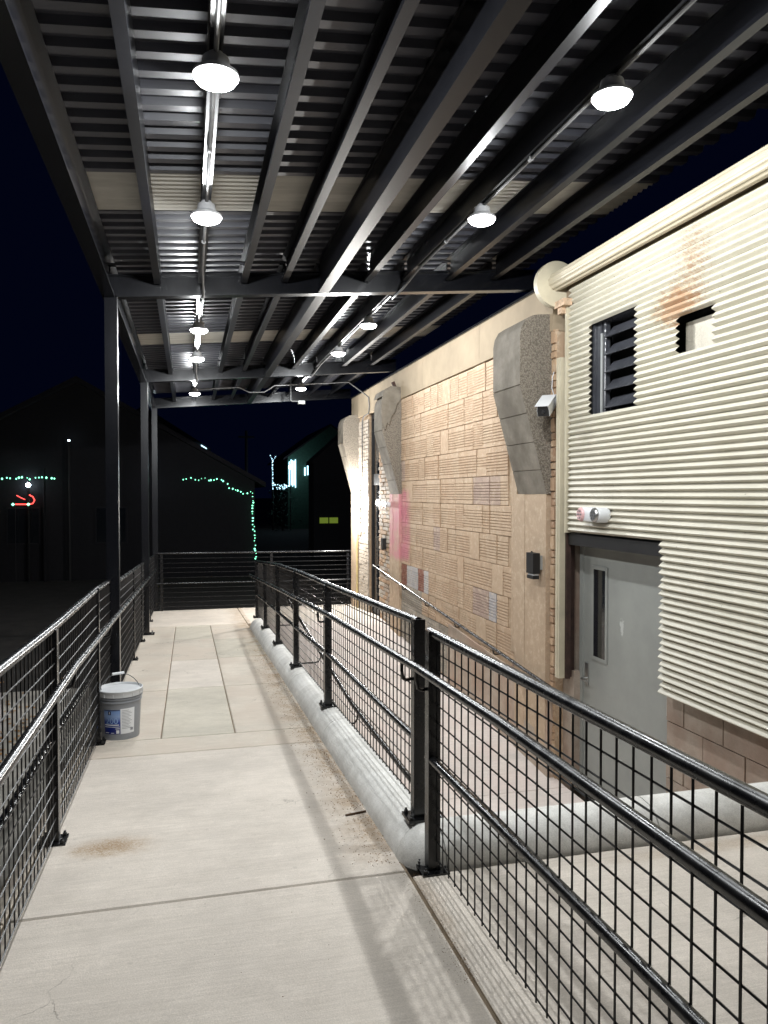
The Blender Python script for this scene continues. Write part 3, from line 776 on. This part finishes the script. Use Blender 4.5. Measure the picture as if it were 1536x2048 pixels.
for z in (-.75,-1.55,-2.35):
    h = MB(); h.tube([(3.352,4.80,z-.055),(3.352,4.80,z+.055)], .009, 8); build('hinge', h, M['alu'], door, True)
lb = MB(); lb.box((3.215,4.66,-.44),(3.345,6.10,-.345)); part('lintel_angle', lb, 'black')
# roll shutter
sh = MB(); sh.box((3.145,6.07,-1.62),(3.20,6.10,1.19)); sh.box((3.140,6.101,-1.62),(3.155,6.135,1.19))
shutter = part('roll_shutter', sh, 'cream_trim')
g2 = MB(); g2.box((3.170,6.005,-.335),(3.235,6.040,1.64)); build('guide', g2, M['cream_trim'], shutter)
g2 = MB(); g2.box((3.20,6.0405,-1.62),(3.24,6.063,1.62)); build('guide', g2, M['rustdark'], shutter)
PITCH = .049
def slat_mesh(y0, y1):
    prof = [(.018,.000),(.013,.0030),(.004,.0075),(-.006,.0125),(-.0135,.0170),(-.0150,.0195),(-.0138,.0225),(-.004,.0320),(.006,.0415),(.014,.0470),(.018,.0490)]
    mb = MB(); k = len(prof)
    for y in (y0, y1): mb.v += [(x, y, z) for x, z in prof]
    for i in range(k-1): mb.quad((i, i+1, k+i+1, k+i))
    mb.v += [(x+.0012, y, z) for y in (y0, y1) for x, z in prof]
    for i in range(k-1): mb.quad((2*k+i, 3*k+i, 3*k+i+1, 2*k+i+1))
    for o_ in (0, k):
        for i in range(k-1): mb.quad((o_+i, o_+i+1, 2*k+o_+i+1, 2*k+o_+i))
    yc = (y0+y1)/2
    me, b = mb.mesh('slat', M['shutter'], True, base=(0, yc, 0)); return me, yc
SMC = {}
def slat(y0, y1, z):
    key = (round(y0,3), round(y1,3))
    if key not in SMC: SMC[key] = slat_mesh(y0, y1)
    me, yc = SMC[key]
    o = link('slat', me, (3.195+random.uniform(-.0018,.0018), yc, z), shutter); o.rotation_euler = (random.uniform(-.0006,.0006), random.uniform(-.05,.05), random.uniform(-.0008,.0008))
Y0, Y1 = 1.2, 6.0
z = -1.405
while z < 1.745:
    zc = z+PITCH/2
    segs = [(Y0, Y1)]
    def cutseg(segs, a, b):
        out = []
        for p, q in segs:
            if b <= p or a >= q: out.append((p, q)); continue
            if p < a: out.append((p, a))
            if b < q: out.append((b, q))
        return out
    if zc < -.335: segs = cutseg(segs, 4.665+(.008 if int(z/PITCH) % 3 else -.01), 7)
    if .66 < zc < 1.385: segs = cutseg(segs, 5.0, 5.655)
    if .955 < zc < 1.20: segs = cutseg(segs, 4.14, 4.505)
    for a, b in segs: slat(a, b, z)
    z += PITCH
# rolled barrel and its end plate
bb = MB(); prof = []
nr = 44
for i in range(nr):
    t_ = 2*math.pi*i/nr; rr_ = .072+(.007 if i % 4 < 2 else 0); prof.append((3.120+rr_*math.cos(t_), 1.845+rr_*math.sin(t_)))
bb.prism_y(prof, 1.2, 6.10); build('barrel', bb, M['barrel'], shutter)
pl = MB(); pl.lathe([(.0001,0),(.195,0),(.195,.028),(.185,.030),(.0001,.030)], (3.135,6.125,1.83), 40, 'Y'); pl.lathe([(.196,-.02),(.200,-.02),(.200,.045),(.196,.045)], (3.135,6.125,1.83), 40, 'Y'); build('end_plate', pl, M['cream_trim'], shutter)
hd = MB(); hd.box((3.215,1.2,1.70),(3.26,6.1,1.95)); build('hood_shadow_strip', hd, simple('brown_hood_shade', s2l(120,106,88), .8), shutter)  # brown strip paints in the shadow between barrel and curtain
rb = MB(); rb.box((3.11,5.95,1.615),(3.19,6.12,1.672)); rb.box((3.13,6.03,1.56),(3.18,6.10,1.614)); build('rusty_bracket', rb, M['rust'], shutter)
# louver window in the shutter
lw = MB(); lw.box((3.235,5.655,.62),(3.40,5.70,1.42)).box((3.235,4.95,.62),(3.40,4.995,1.42)).box((3.2352,4.996,1.385),(3.40,5.654,1.42)).box((3.2352,4.996,.62),(3.40,5.654,.655))
lv = part('louver_window', lw, 'louver')
q = MB(); q.box((3.262,5.525,.657),(3.30,5.56,1.383)); build('mullion', q, M['louver'], lv)
q = MB(); q.box((3.250,5.562,.657),(3.261,5.585,1.30)); build('light_strip', q, M['grey'], lv)
q = MB(); q.box((3.262,5.588,.657),(3.30,5.653,1.384)); build('side_panel', q, M['louver'], lv)
for i in range(5):
    zc = .70+i*.142
    q = MB(); q.hexa([(3.245,4.998,zc-.01),(3.252,4.998,zc-.014),(3.252,5.523,zc-.014),(3.245,5.523,zc-.01),(3.330,4.998,zc+.082),(3.337,4.998,zc+.078),(3.337,5.523,zc+.078),(3.330,5.523,zc+.082)]); build('louver_blade', q, M['louver'], lv)
q = MB(); q.box((3.39,4.99,.64),(3.41,5.66,1.40)); build('backing', q, M['dark'], lv)
q = MB(); q.box((3.31,3.90,.80),(3.45,4.57,1.17)); part('infill_block', q, 'slab_green')

# ------------------------------------------------------------------ fittings on the wall
def capsule(mb, cx, cy, cz, ly, lz, x0, x1, m=0, n=16):
    ring = []
    R = lz/2
    pts = []
    for i in range(n):
        t_ = 2*math.pi*i/n; yy = math.cos(t_)*R; zz = math.sin(t_)*R
        pts.append((cy+yy+(ly/2-R if yy > 0 else -(ly/2-R)), cz+zz))
    k = len(mb.v)
    for x, s in ((x1,1.0),(x0+.02,1.0),(x0+.006,.95),(x0,.84)):
        mb.v += [(x, cy+(y-cy)*s, cz+(z_-cz)*s) for y, z_ in pts]
    for a in range(3):
        for i in range(n): mb.quad((k+a*n+i, k+a*n+(i+1) % n, k+(a+1)*n+(i+1) % n, k+(a+1)*n+i), m)
    mb.quad([k+3*n+i for i in range(n)], m); mb.quad([k+i for i in range(n-1,-1,-1)], m)
def emergency(name, x, y, z, label, sc=1.0, lit=False):
    t = thing(name, (x, y, z-.07*sc), label, 'emergency light', 'twin head emergency lights')
    mb = MB(); capsule(mb, x, y, z, .40*sc, .135*sc, x-.075*sc, x+.035); build('body', mb, M['white'], t, True)
    for k, s in enumerate((-1, 1)):
        mb = MB(); mb.lathe([(.0001,-.016),(.045,-.016),(.056,-.006),(.058,.004)], (x-.076*sc, y+s*.120*sc, z), 20, 'X'); h_ = build('lamp_head', mb, M['alu'] if s < 0 else M['pinkish'], t, True)
        for i in range(7):
            a = 2*math.pi*i/6; rr_ = 0 if i == 6 else .03
            q = MB(); q.lathe([(.010,-.004),(.0001,-.006)], (x-.092*sc, y+s*.120*sc+math.cos(a)*rr_, z+math.sin(a)*rr_), 8, 'X'); build('led', q, M['lens_off'], h_)
    return t
M['pinkish'] = simple('reddish_lens', s2l(222, 178, 178), .3, var=.15, scale=40)
M['lens_off'] = simple('unlit_led', s2l(120, 122, 126), .2)
emergency('emergency_light', 3.155, 5.49, -.165, 'white capsule emergency light on the cream shutter above the door', .88)
emergency('emergency_light', 3.15, 12.02, -.17, 'small emergency light on the pink sprayed pilaster', .62)

t = thing('security_camera', (3.16, 6.25, .72), 'white bullet security camera in front of the big corbel', 'camera')
q = MB(); q.lathe([(.05,0),(.05,.02),(.035,.03)], (3.20,6.235,.84), 18, 'X'); q.v = [(3.20-(p[0]-3.20), p[1], p[2]) for p in q.v]; build('mount', q, M['white'], t, True)
q = MB(); q.tube([(3.18,6.235,.84),(3.13,6.235,.835),(3.10,6.22,.80)], .022, 12); build('arm', q, M['white'], t, True)
body = MB()
def orient(mb, p0, d, up=(0,0,1)):
    d = Vector(d).normalized(); r_ = d.cross(Vector(up)).normalized(); u_ = r_.cross(d).normalized()
    mb.v = [tuple(Vector(p0)+(r_*v[0]+d*v[1]+u_*v[2])*1.25) for v in mb.v]
    return mb
CS = 1.25; dirc = (-.55, -.62, -.42); p0 = (3.11, 6.23, .80)
q = MB(); q.prism_y([(-.042,-.035),(.042,-.035),(.045,.01),(.036,.045),(-.036,.045),(-.045,.01)], -.04, .145); build('housing', orient(q, p0, dirc), M['white'], t)
q = MB(); q.prism_y([(-.039,-.032),(.039,-.032),(.041,.01),(.033,.040),(-.033,.040),(-.041,.01)], .146, .152); build('face', orient(q, p0, dirc), M['black'], t)
q = MB(); q.lathe([(.018,0),(.016,.004),(.0001,.005)], (0,.151,0), 16, 'Y'); build('lens', orient(q, p0, dirc), M['glass'], t, True)
q = MB(); q.prism_y([(-.050,.046),(.050,.046),(.050,.051),(-.050,.051)], -.05, .165); build('hood', orient(q, p0, dirc), M['white'], t)
q = MB(); q.tube([(3.19,6.262,.86),(3.17,6.28,.95),(3.185,6.30,1.05),(3.20,6.30,1.10)], .004, 6); build('cable', q, M['white'], t)

t = thing('wall_sconce', (3.1, 6.50, -.78), 'black box wall light on the tan pilaster beside the guide rail', 'wall light')
q = MB(); q.box((3.065,6.43,-.735),(3.135,6.575,-.545)); build('shade', q, M['black'], t)
q = MB(); q.box((3.07,6.436,-.785),(3.130,6.569,-.752)); build('lower_shade', q, M['black'], t)
q = MB(); q.box((3.076,6.442,-.7525),(3.128,6.563,-.7345)); build('lens', q, M['white'], t)
q = MB(); q.box((3.134,6.44,-.70),(3.168,6.55,-.57)); build('mount_box', q, M['grey'], t)
q = MB(); q.lathe([(.008,0),(.008,.012),(.0001,.016)], (3.10,6.53,-.546), 8); build('photocell', q, M['black'], t)

# bright wall lamp by the far corner
t = thing('wall_lamp', (3.12, 14.30, -.15), 'glaring white wall lamp on brick beside the glazed door', 'wall light')
q = MB(); q.box((3.165,14.22,-.56),(3.20,14.38,.16)); build('back_plate', q, M['grey'], t)
q = MB(); q.box((3.10,14.235,-.55),(3.164,14.365,.15)); build('diffuser', q, emit('wall_lamp_diffuser', (1,.98,.94), 110), t)
L = bpy.data.lights.new('wall_lamp_light', 'POINT'); L.energy = GLOW_W; L.color = (1,.98,.94); L.shadow_soft_size = .05
lo = bpy.data.objects.new('lamp_light', L); COL.objects.link(lo); lo.parent = t; lo.location = (-.14, .02, -.02)
q = MB(); q.box((3.14,12.30,-.93),(3.20,12.42,-.74)); tag(build('card_reader', q, M['black']), 'small black card reader on pale brick beside the glazed door', 'card reader')
q = MB(); q.box((3.15,14.385,-2.2),(3.17,14.41,-.60)); tag(build('marker_strip', q, simple('yellow_strip_paint', s2l(196,178,120), .6)), 'yellowed vertical strip on the end pilaster below the lamp', 'strip')

# ------------------------------------------------------------------ paint bucket
bx, by = -.50, 5.98; bz = fz(by)
t = thing('paint_bucket', (bx, by, bz), 'grey plastic paint bucket with blue and white label by the canopy post', 'bucket')
M['bucket'] = simple('grey_bucket_plastic', s2l(136, 139, 144), .38, var=.06)
M['lid'] = simple('pale_lid_plastic', s2l(200, 202, 204), .4, var=.06)
q = MB(); q.lathe([(.132,0),(.136,.004),(.149,.275),(.156,.277),(.156,.286),(.150,.288),(.150,.300),(.157,.302),(.157,.310),(.150,.312),(.150,.345)], (bx,by,bz), 40); build('body', q, M['bucket'], t, True)
q = MB(); q.lathe([(.1515,.318),(.160,.320),(.161,.352),(.164,.356),(.164,.364),(.158,.367),(.153,.362),(.145,.352),(.0001,.352)], (bx,by,bz), 40); build('lid', q, M['lid'], t, True)
q = MB()
for k in range(14):
    a = 2*math.pi*k/14; q.box((-.004,-.002,.322),(.004,.002,.345)); 
    for i in range(8):
        v_ = q.v[-8+i]; rr_ = .1615+v_[1]; aa = a+v_[0]/.16; q.v[-8+i] = (bx+rr_*math.cos(aa), by+rr_*math.sin(aa), bz+v_[2])
build('lid_tabs', q, M['lid'], t)
ca = math.atan2(-by+.0, -bx+.0)     # direction to viewer
h = MB(); pts = []
ha = ca - math.pi/2 + .35
A = Vector((math.cos(ha), math.sin(ha), 0)); tilt = Vector((math.cos(ha+math.pi/2), math.sin(ha+math.pi/2), 0))
for i in range(13):
    s_ = math.pi*i/12; p = Vector((bx,by,bz+.295)) + A*(.162*math.cos(s_)) + Vector((0,0,1))*(.165*math.sin(s_)) - tilt*(.04*math.sin(s_)); pts.append(tuple(p))
h.tube(pts, .0028, 6); build('handle', h, M['galv'], t, True)
h = MB(); p = Vector(pts[6]); h.tube([tuple(p-A*.045), tuple(p+A*.045)], .010, 10); build('grip', h, M['white'], t, True)
for s_ in (-1, 1):
    h = MB(); p = Vector((bx,by,bz+.295))+A*.155*s_; h.lathe([(.016,-.01),(.016,.012),(.008,.016)], tuple(p), 10); build('ear', h, M['bucket'], t)
def wrap(mb, dr=.0):       # (arc, z) plane to bucket surface; v = (arc, depth, z)
    out = []
    for u_, d_, z_ in mb.v:
        R_ = .136+(.149-.136)*(z_/.275)+.0006+dr+d_; a = ca+u_/.143; out.append((bx+R_*math.cos(a), by+R_*math.sin(a), bz+z_))
    mb.v = out; return mb
def strip(u0, u1, z0, z1, n_=8):
    mb = MB()
    for i in range(n_):
        a, b = u0+(u1-u0)*i/n_, u0+(u1-u0)*(i+1)/n_; k = len(mb.v)
        mb.v += [(a,0,z0),(b,0,z0),(b,0,z1),(a,0,z1)]; mb.quad((k,k+1,k+2,k+3))
    return mb
n = N('label_blue'); x_, y_, z_ = n.sep(); n.base(n.ramp(n.smooth(z_, bz+.06, bz+.23), [(0, s2l(18,32,110)), (.45, s2l(28,60,150)), (.8, s2l(140,165,205)), (1, s2l(120,150,200))])); n.rough(.35); M['label_blue'] = n.m
M['label_white'] = simple('label_white', s2l(226, 228, 230), .4, var=.03)
M['label_navy'] = simple('label_navy', s2l(20, 28, 70), .4)
M['label_ink'] = simple('label_ink', s2l(150, 152, 156), .5)
lb = build('label_panel', wrap(strip(-.125, .0, .052, .232), .0), M['label_blue'], t)
lw = build('label_panel', wrap(strip(.0005, .105, .052, .238), .0), M['label_white'], t)
for (u0,u1,z0,z1) in ((-.122,-.003,.226,.231),(-.118,-.01,.117,.124),(-.118,-.005,.104,.108),(-.035,-.004,.090,.095),(-.115,-.085,.060,.065),(-.07,-.045,.058,.063)):
    build('label_stripe', wrap(strip(u0,u1,z0,z1,6), .0008), M['label_white'] if z1 < .2 else M['label_navy'], lb)
build('label_mark', wrap(strip(-.088,-.066,.196,.222,4), .0008), M['label_navy'], lb); build('label_mark', wrap(strip(-.079,-.074,.201,.217,2), .0012), M['label_white'], lb)
build('label_mark', wrap(strip(-.030,-.008,.057,.082,4), .0008), M['label_white'], lb)
for i in range(13):
    zz = .225-i*.011; build('text_line', wrap(strip(.010, .060+.03*((i*7) % 5)/5, zz-.0035, zz, 5), .0008), M['label_ink'], lw)
for i in range(8):
    build('barcode_bar', wrap(strip(.074+i*.0028, .0754+i*.0028, .070, .090, 1), .0008), M['label_navy'], lw)
cu = bpy.data.curves.new('label_number', 'FONT'); cu.body = '200'; cu.size = .062; cu.align_x = 'CENTER'
tmp = bpy.data.objects.new('label_number', cu); COL.objects.link(tmp)
dg = bpy.context.evaluated_depsgraph_get(); me0 = bpy.data.meshes.new_from_object(tmp.evaluated_get(dg))
mb = MB(); mb.v = [(v.co.x-.062, .0, v.co.y+.130) for v in me0.vertices]
for p in me0.polygons: mb.quad(list(p.vertices))
bpy.data.objects.remove(tmp, do_unlink=True); bpy.data.curves.remove(cu)
build('label_number', wrap(mb, .0012), simple('label_pale_blue', s2l(150,180,220), .4), lb)

# ------------------------------------------------------------------ debris
rnd = random.Random(11)
db = MB()
def chip(x, y, z, s):
    k = len(db.v); a = rnd.random()*6.28; h_ = s*rnd.uniform(.3,.7)
    for i in range(4):
        t_ = a+i*1.57+rnd.uniform(-.3,.3); db.v.append((x+math.cos(t_)*s, y+math.sin(t_)*s*rnd.uniform(.5,1), z-.001))
    db.v.append((x, y, z+h_))
    for i in range(4): db.quad((k+i, k+(i+1) % 4, k+4))
for i in range(4200):
    y = 2.4+rnd.random()**1.3*7.5; x = .925-abs(rnd.gauss(0,.10)); 
    if y < 3.3: x = .93+rnd.gauss(0,.03)
    if x < .45 or x > 1.0: continue
    chip(x, y, fz(y), rnd.uniform(.0015,.0065) if y > 3.3 else rnd.uniform(.0008,.0028))
for i in range(900):
    y = 3.18-abs(rnd.gauss(0,.035)); x = 3.25-abs(rnd.gauss(0,.7))
    if x < 1.2: continue; chip(x, y, fz(y), rnd.uniform(.002,.009))
for i in range(160):
    y = rnd.uniform(1.2,9); x = rnd.uniform(-.65,.85); chip(x, y, fz(y), rnd.uniform(.001,.003))
for i in range(500):
    y = 3.86+rnd.gauss(0,.07); x = -.42+rnd.gauss(0,.11); chip(x, y, fz(y), rnd.uniform(.0008,.002))
tag(build('gravel', db, simple('brown_grit', s2l(138, 114, 88), .95, var=.5, scale=40)), 'loose brown grit and crumbs along the kerb foot', 'gravel', kind='stuff')
lf = MB()
for i in range(420):
    x = -1.3-abs(rnd.gauss(0,.5)); y = rnd.gauss(5.6,1.3); s = rnd.uniform(.015,.04); a = rnd.random()*6.28; k = len(lf.v)
    for (u_, v_) in ((-1,0),(-.3,.5),(.6,.45),(1,0),(.5,-.5),(-.3,-.45)):
        lf.v.append((x+s*(u_*math.cos(a)-v_*math.sin(a)), y+s*(u_*math.sin(a)+v_*math.cos(a)), -2.055+abs(v_)*s*.4*rnd.random()))
    lf.quad(range(k, k+6))
tag(build('fallen_leaves', lf, simple('dry_leaf', s2l(150, 110, 62), .8, var=.45, scale=25)), 'dry brown leaves on the dark yard below the railing', 'leaves', kind='stuff')
q = MB(); q.tube([(.80,3.93,fz(3.93)+.005),(.915,3.955,fz(3.95)+.006)], .006, 6); tag(build('twig', q, simple('twig_bark', s2l(80,58,40), .9)), 'short brown twig lying against the kerb foot', 'twig')

# ------------------------------------------------------------------ the dark street behind
M['night_brick'] = simple('dim_brick', s2l(14, 14, 20), .9, var=.3, scale=8, bump=.6, bscale=20)
M['night_roof'] = simple('dim_roof', s2l(20, 20, 26), .9)
M['night_wall'] = simple('dim_siding', s2l(16, 18, 26), .9)
M['night_green'] = simple('green_lit_wall_foliage', s2l(46, 80, 68), .9)  # green light on the far wall is put into this colour; shrubs share it
M['glow_blue'] = emit('cold_window_light', (.45, .80, 1.0), 2.2)
M['glow_white'] = emit('cold_bulb', (.75, .92, 1.0), 25)
M['glow_green'] = emit('green_bulb', (.22, 1.0, .58), 2.6)
M['glow_red'] = emit('red_rope', (1.0, .06, .05), 2.4)
M['glow_yellow'] = emit('yellow_green_window', (.42, .60, .06), .16)
def house(label, x0, x1, y0, y1, zw, ridge_x, zr, wall, name='house', ov=.35):
    t = thing(name, ((x0+x1)/2, (y0+y1)/2, GROUND), label, 'house', 'houses behind the yard')
    if x0 > 5 and x0 < 5.5: ov = .08
    w = MB(); w.prism_y([(x0,GROUND-.1),(x1,GROUND-.1),(x1,zw),(ridge_x,zr),(x0,zw)], y0, y1); build('wall', w, M[wall], t)
    for (xa, za, xb, zb) in ((x1+ov, zw-ov*(zr-zw)/(x1-ridge_x), ridge_x, zr), (x0-ov, zw-ov*(zr-zw)/(ridge_x-x0), ridge_x, zr)):
        rmb = MB(); rmb.hexa([(xa,y0-.25,za+.01),(xb,y0-.25,zb+.01),(xb,y1+.2,zb+.01),(xa,y1+.2,za+.01),(xa,y0-.25,za+.17),(xb,y0-.25,zb+.17),(xb,y1+.2,zb+.17),(xa,y1+.2,za+.17)]); build('roof', rmb, M['night_roof'], t)
    return t
hz = house('dark brick gable house outlined by a green light string', -9.0, 2.18, 26, 36, .42, -3.4, 3.55, 'night_brick')
for (x, z) in ((-2.4,-1.0),(-5.0,-1.0)):
    q = MB(); q.box((x-.5,25.95,z-.6),(x+.5,25.999,z+.6)); wq = build('window', q, M['night_roof'], hz); q = MB(); q.box((x-.44,25.94,z-.54),(x+.44,25.949,z+.54)); build('pane', q, M['glass'], wq)
hb_ = house('dark flat building with one yellow green lit window', 5.15, 12.3, 32, 33.4, 1.3, 8.7, 4.5, 'night_wall')
for dx in (-.22, .20):
    q = MB(); q.box((5.80+dx-.18,31.93,-1.24),(5.80+dx+.18,31.99,-1.0)); build('window_pane', q, M['glow_yellow'], hb_)
hf = house('far house tinted green as if lit, with cold lit windows and porch', 7.6, 14.5, 60, 72, 2.9, 11.0, 5.4, 'night_green')
for x, z0, z1 in ((7.72,.6,2.55),(7.86,.7,2.7),(7.98,.6,2.65),(8.10,.7,2.6),(8.2,.5,2.72)):
    q = MB(); q.box((x-.035,59.9,z0),(x+.035,59.96,z1)); build('window_pane', q, M['glow_blue'], hf)
for x, z0, z1 in ((8.95,1.45,2.1),(9.17,1.5,2.35),(9.36,1.6,2.3)):
    q = MB(); q.box((x-.045,59.9,z0),(x+.045,59.96,z1)); build('window_pane', q, M['glow_white'] if 0 else M['glow_blue'], hf)
hs = house('far pale roofed house with a small lit gable window', -7.5, 1.3, 58, 70, 3.4, -3.1, 6.2, 'night_wall')
for x, z0, z1 in ((.62,3.05,3.5),(.80,3.0,3.55)):
    q = MB(); q.box((x-.07,57.9,z0),(x+.07,57.96,z1)); build('window_pane', q, M['glow_blue'], hs)
q = MB(); q.hexa([(.95,57.6,3.50),(1.35,57.6,3.25),(1.35,57.7,3.25),(.95,57.7,3.50),(.95,57.6,3.62),(1.35,57.6,3.37),(1.35,57.7,3.37),(.95,57.7,3.62)]); build('glowing_eave', q, M['glow_blue'], hs)  # eave strip glows by emission, light painted in without a lamp

def bulbs(path, step, r, jit, rr):
    mb = MB(); d0 = 0
    pts = []
    for a, b in zip(path, path[1:]):
        a, b = Vector(a), Vector(b); n_ = max(1, int((b-a).length/step))
        for i in range(n_):
            p = a.lerp(b, i/n_)+Vector((rr.gauss(0,jit), 0, rr.gauss(0,jit))); pts.append(p)
    for p in pts:
        k = len(mb.v); s = r*rr.uniform(.6,1.3)
        mb.v += [tuple(p+Vector(v)*s) for v in ((1,0,0),(0,1,0),(-1,0,0),(0,-1,0),(0,0,1),(0,0,-1))]
        for f_ in ((0,1,4),(1,2,4),(2,3,4),(3,0,4),(1,0,5),(2,1,5),(3,2,5),(0,3,5)): mb.quad([k+i for i in f_])
    return mb, pts
def light_string(label, path, step, r, mat, jit=.02):
    t = thing('string_lights', path[0], label, 'string lights', 'festive light strings')
    mb, pts = bulbs(path, step, r, jit, rnd); 
    w = MB(); w.tube([tuple(p) for p in pts], .012, 4); build('cord', w, M['black'], t)
    tag(build('bulbs', mb, M[mat], t), kind='stuff')
light_string('green light string outlining the brick house wall and corner', [(-.17,25.9,.44),(.10,25.9,.54),(.25,25.9,.46),(1.05,25.9,.50),(1.35,25.9,.24),(1.72,25.9,.04),(2.12,25.9,.02),(2.10,25.9,-.8),(2.16,25.9,-1.4),(2.20,25.9,-2.3)], .10, .028, 'glow_green')
light_string('green light string strung level over the dark left yard', [(-5.911,25.700,0.497),(-5.054,25.700,0.480),(-4.283,25.700,0.531),(-3.898,25.700,0.454)], .11, .032, 'glow_green', .03)
# sleigh outline made of rope light
t = thing('sleigh_decoration', (-4.969,25.700,-0.343), 'red rope light sleigh outline with green lights under a white star', 'decoration')
q = MB(); q.tube([(-5.183,25.700,-0.317),(-4.814,25.700,-0.321),(-4.677,25.700,-0.291),(-4.626,25.700,-0.188),(-4.677,25.700,-0.086),(-4.780,25.700,-0.026)], .018, 6); build('rope', q, M['glow_red'], t)
q = MB(); q.tube([(-5.140,25.700,-0.043),(-5.011,25.700,-0.120),(-4.900,25.700,-0.171)], .012, 6); build('rope', q, M['glow_red'], t)
q = MB(); q.tube([(-5.183,25.700,-0.343),(-5.183,25.700,GROUND)], .01, 4); q.tube([(-4.797,25.700,-0.343),(-4.797,25.700,GROUND)], .01, 4); build('stake', q, M['black'], t)
for x in (-5.24,-4.80):
    q = MB(); q.lathe([(.0001,-.05),(.05,0),(.0001,.05)], (x,25.66,-.321), 8); build('green_light', q, M['glow_green'], t)
def point_lamp(name, p, r, label, pole=True):
    t = thing(name, (p[0], p[1], GROUND), label, 'lamp', 'far street lamps')
    q = MB(); q.lathe([(.0001,-r),(r*.8,-r*.5),(r,0),(r*.8,r*.5),(.0001,r)], p, 10); build('globe', q, M['glow_white'], t)
    if r > .1:
        L = bpy.data.lights.new('porch_light', 'POINT'); L.energy = 30; L.color = (.7,.9,1); L.shadow_soft_size = .2
        lo = bpy.data.objects.new('lamp_light', L); COL.objects.link(lo); lo.parent = t; lo.location = (0, -.3, p[2]-GROUND)
    q = MB(); q.tube([(p[0],p[1]+.02,GROUND-.05),(p[0],p[1]+.02,p[2]-r*.8)], .035, 6); build('pole', q, M['black'], t)
point_lamp('yard_lamp', (-4.823,25.786,0.283), .075, 'small white lamp above the red sleigh decoration')
point_lamp('yard_lamp', (-1.02,25.2,.26), .045, 'tiny white lamp seen beside the last canopy post')
point_lamp('porch_lamp', (7.62,58.5,2.05), .15, 'bright blue white lamp before the far green tinted house')
point_lamp('yard_lamp', (-3.6,25.6,1.68), .028, 'faint speck of light high over the left yard')
t = thing('utility_pole', (4.4,60,GROUND), 'dim wooden utility pole with crossarm far behind', 'utility pole')
q = MB(); q.tube([(4.4,60,GROUND-.1),(4.4,60,4.9)], [.16,.11], 8); build('pole', q, M['night_roof'], t)
q = MB(); q.box((3.8,59.9,4.35),(5.0,60.0,4.48)); build('crossarm', q, M['night_roof'], t)
t = thing('utility_pole', (-4.35,25.7,GROUND), 'thin dark pole behind the light string in the left yard', 'utility pole')
q = MB(); q.tube([(-4.35,25.75,GROUND-.1),(-4.35,25.75,.80)], [.05,.04], 8); build('pole', q, M['night_roof'], t)
# lit bare tree and the lit shrubs by the far house
t = thing('lit_tree', (6.2, 58, GROUND), 'bare little tree wrapped in cold white lights far behind', 'tree')
q = MB(); q.tube([(6.22,58,GROUND-.1),(6.22,58,2.6)], [.07,.03], 6); tr = build('trunk', q, M['night_roof'], t)
q = MB()
for a, b in (((6.22,58,2.5),(5.95,58,3.1)),((6.22,58,2.5),(6.5,58,3.0)),((6.22,58,2.2),(6.42,58.1,2.55)),((6.22,58,2.2),(6.02,58.2,2.6))): q.tube([a,b], [.03,.012], 5)
build('branch', q, M['night_roof'], t)
mb, _ = bulbs([(6.20,57.9,.4),(6.20,57.9,2.6)], .12, .04, .015, rnd); m2, _ = bulbs([(6.20,57.9,2.5),(5.97,57.9,3.05)], .12, .04, .01, rnd); m3, _ = bulbs([(6.22,57.9,2.5),(6.48,57.9,2.95)], .12, .04, .01, rnd)
for m_ in (m2, m3):
    k = len(mb.v); mb.v += m_.v
    for f_ in m_.f: mb.quad([k+i for i in f_])
tag(build('bulbs', mb, M['glow_blue'], t), kind='stuff')
t = thing('lit_shrub', (6.9, 57.5, GROUND), 'low shrubs speckled with cold lights before the far house', 'shrub')
q = MB()
for i in range(260):
    p = Vector((6.9+rnd.gauss(0,.55), 57.5+rnd.gauss(0,.3), GROUND+rnd.random()*3.1)); s = .12; k = len(q.v)
    for j in range(3): q.v.append(tuple(p+Vector((rnd.uniform(-s,s),rnd.uniform(-s,s),rnd.uniform(-s,s)))))
    q.quad((k,k+1,k+2))
build('foliage', q, M['night_green'], t)
q = MB(); q.tube([(6.9,57.5,GROUND-.05),(6.9,57.5,-.2)], .05, 6); build('stem', q, M['night_roof'], t)
mb, _ = bulbs([(6.1,57.2,.75),(6.6,57.2,.62),(7.0,57.2,.72),(7.3,57.2,.55),(6.4,57.2,.42),(7.2,57.2,.42)], .10, .045, .06, rnd); tag(build('bulbs', mb, M['glow_blue'], t), kind='stuff')
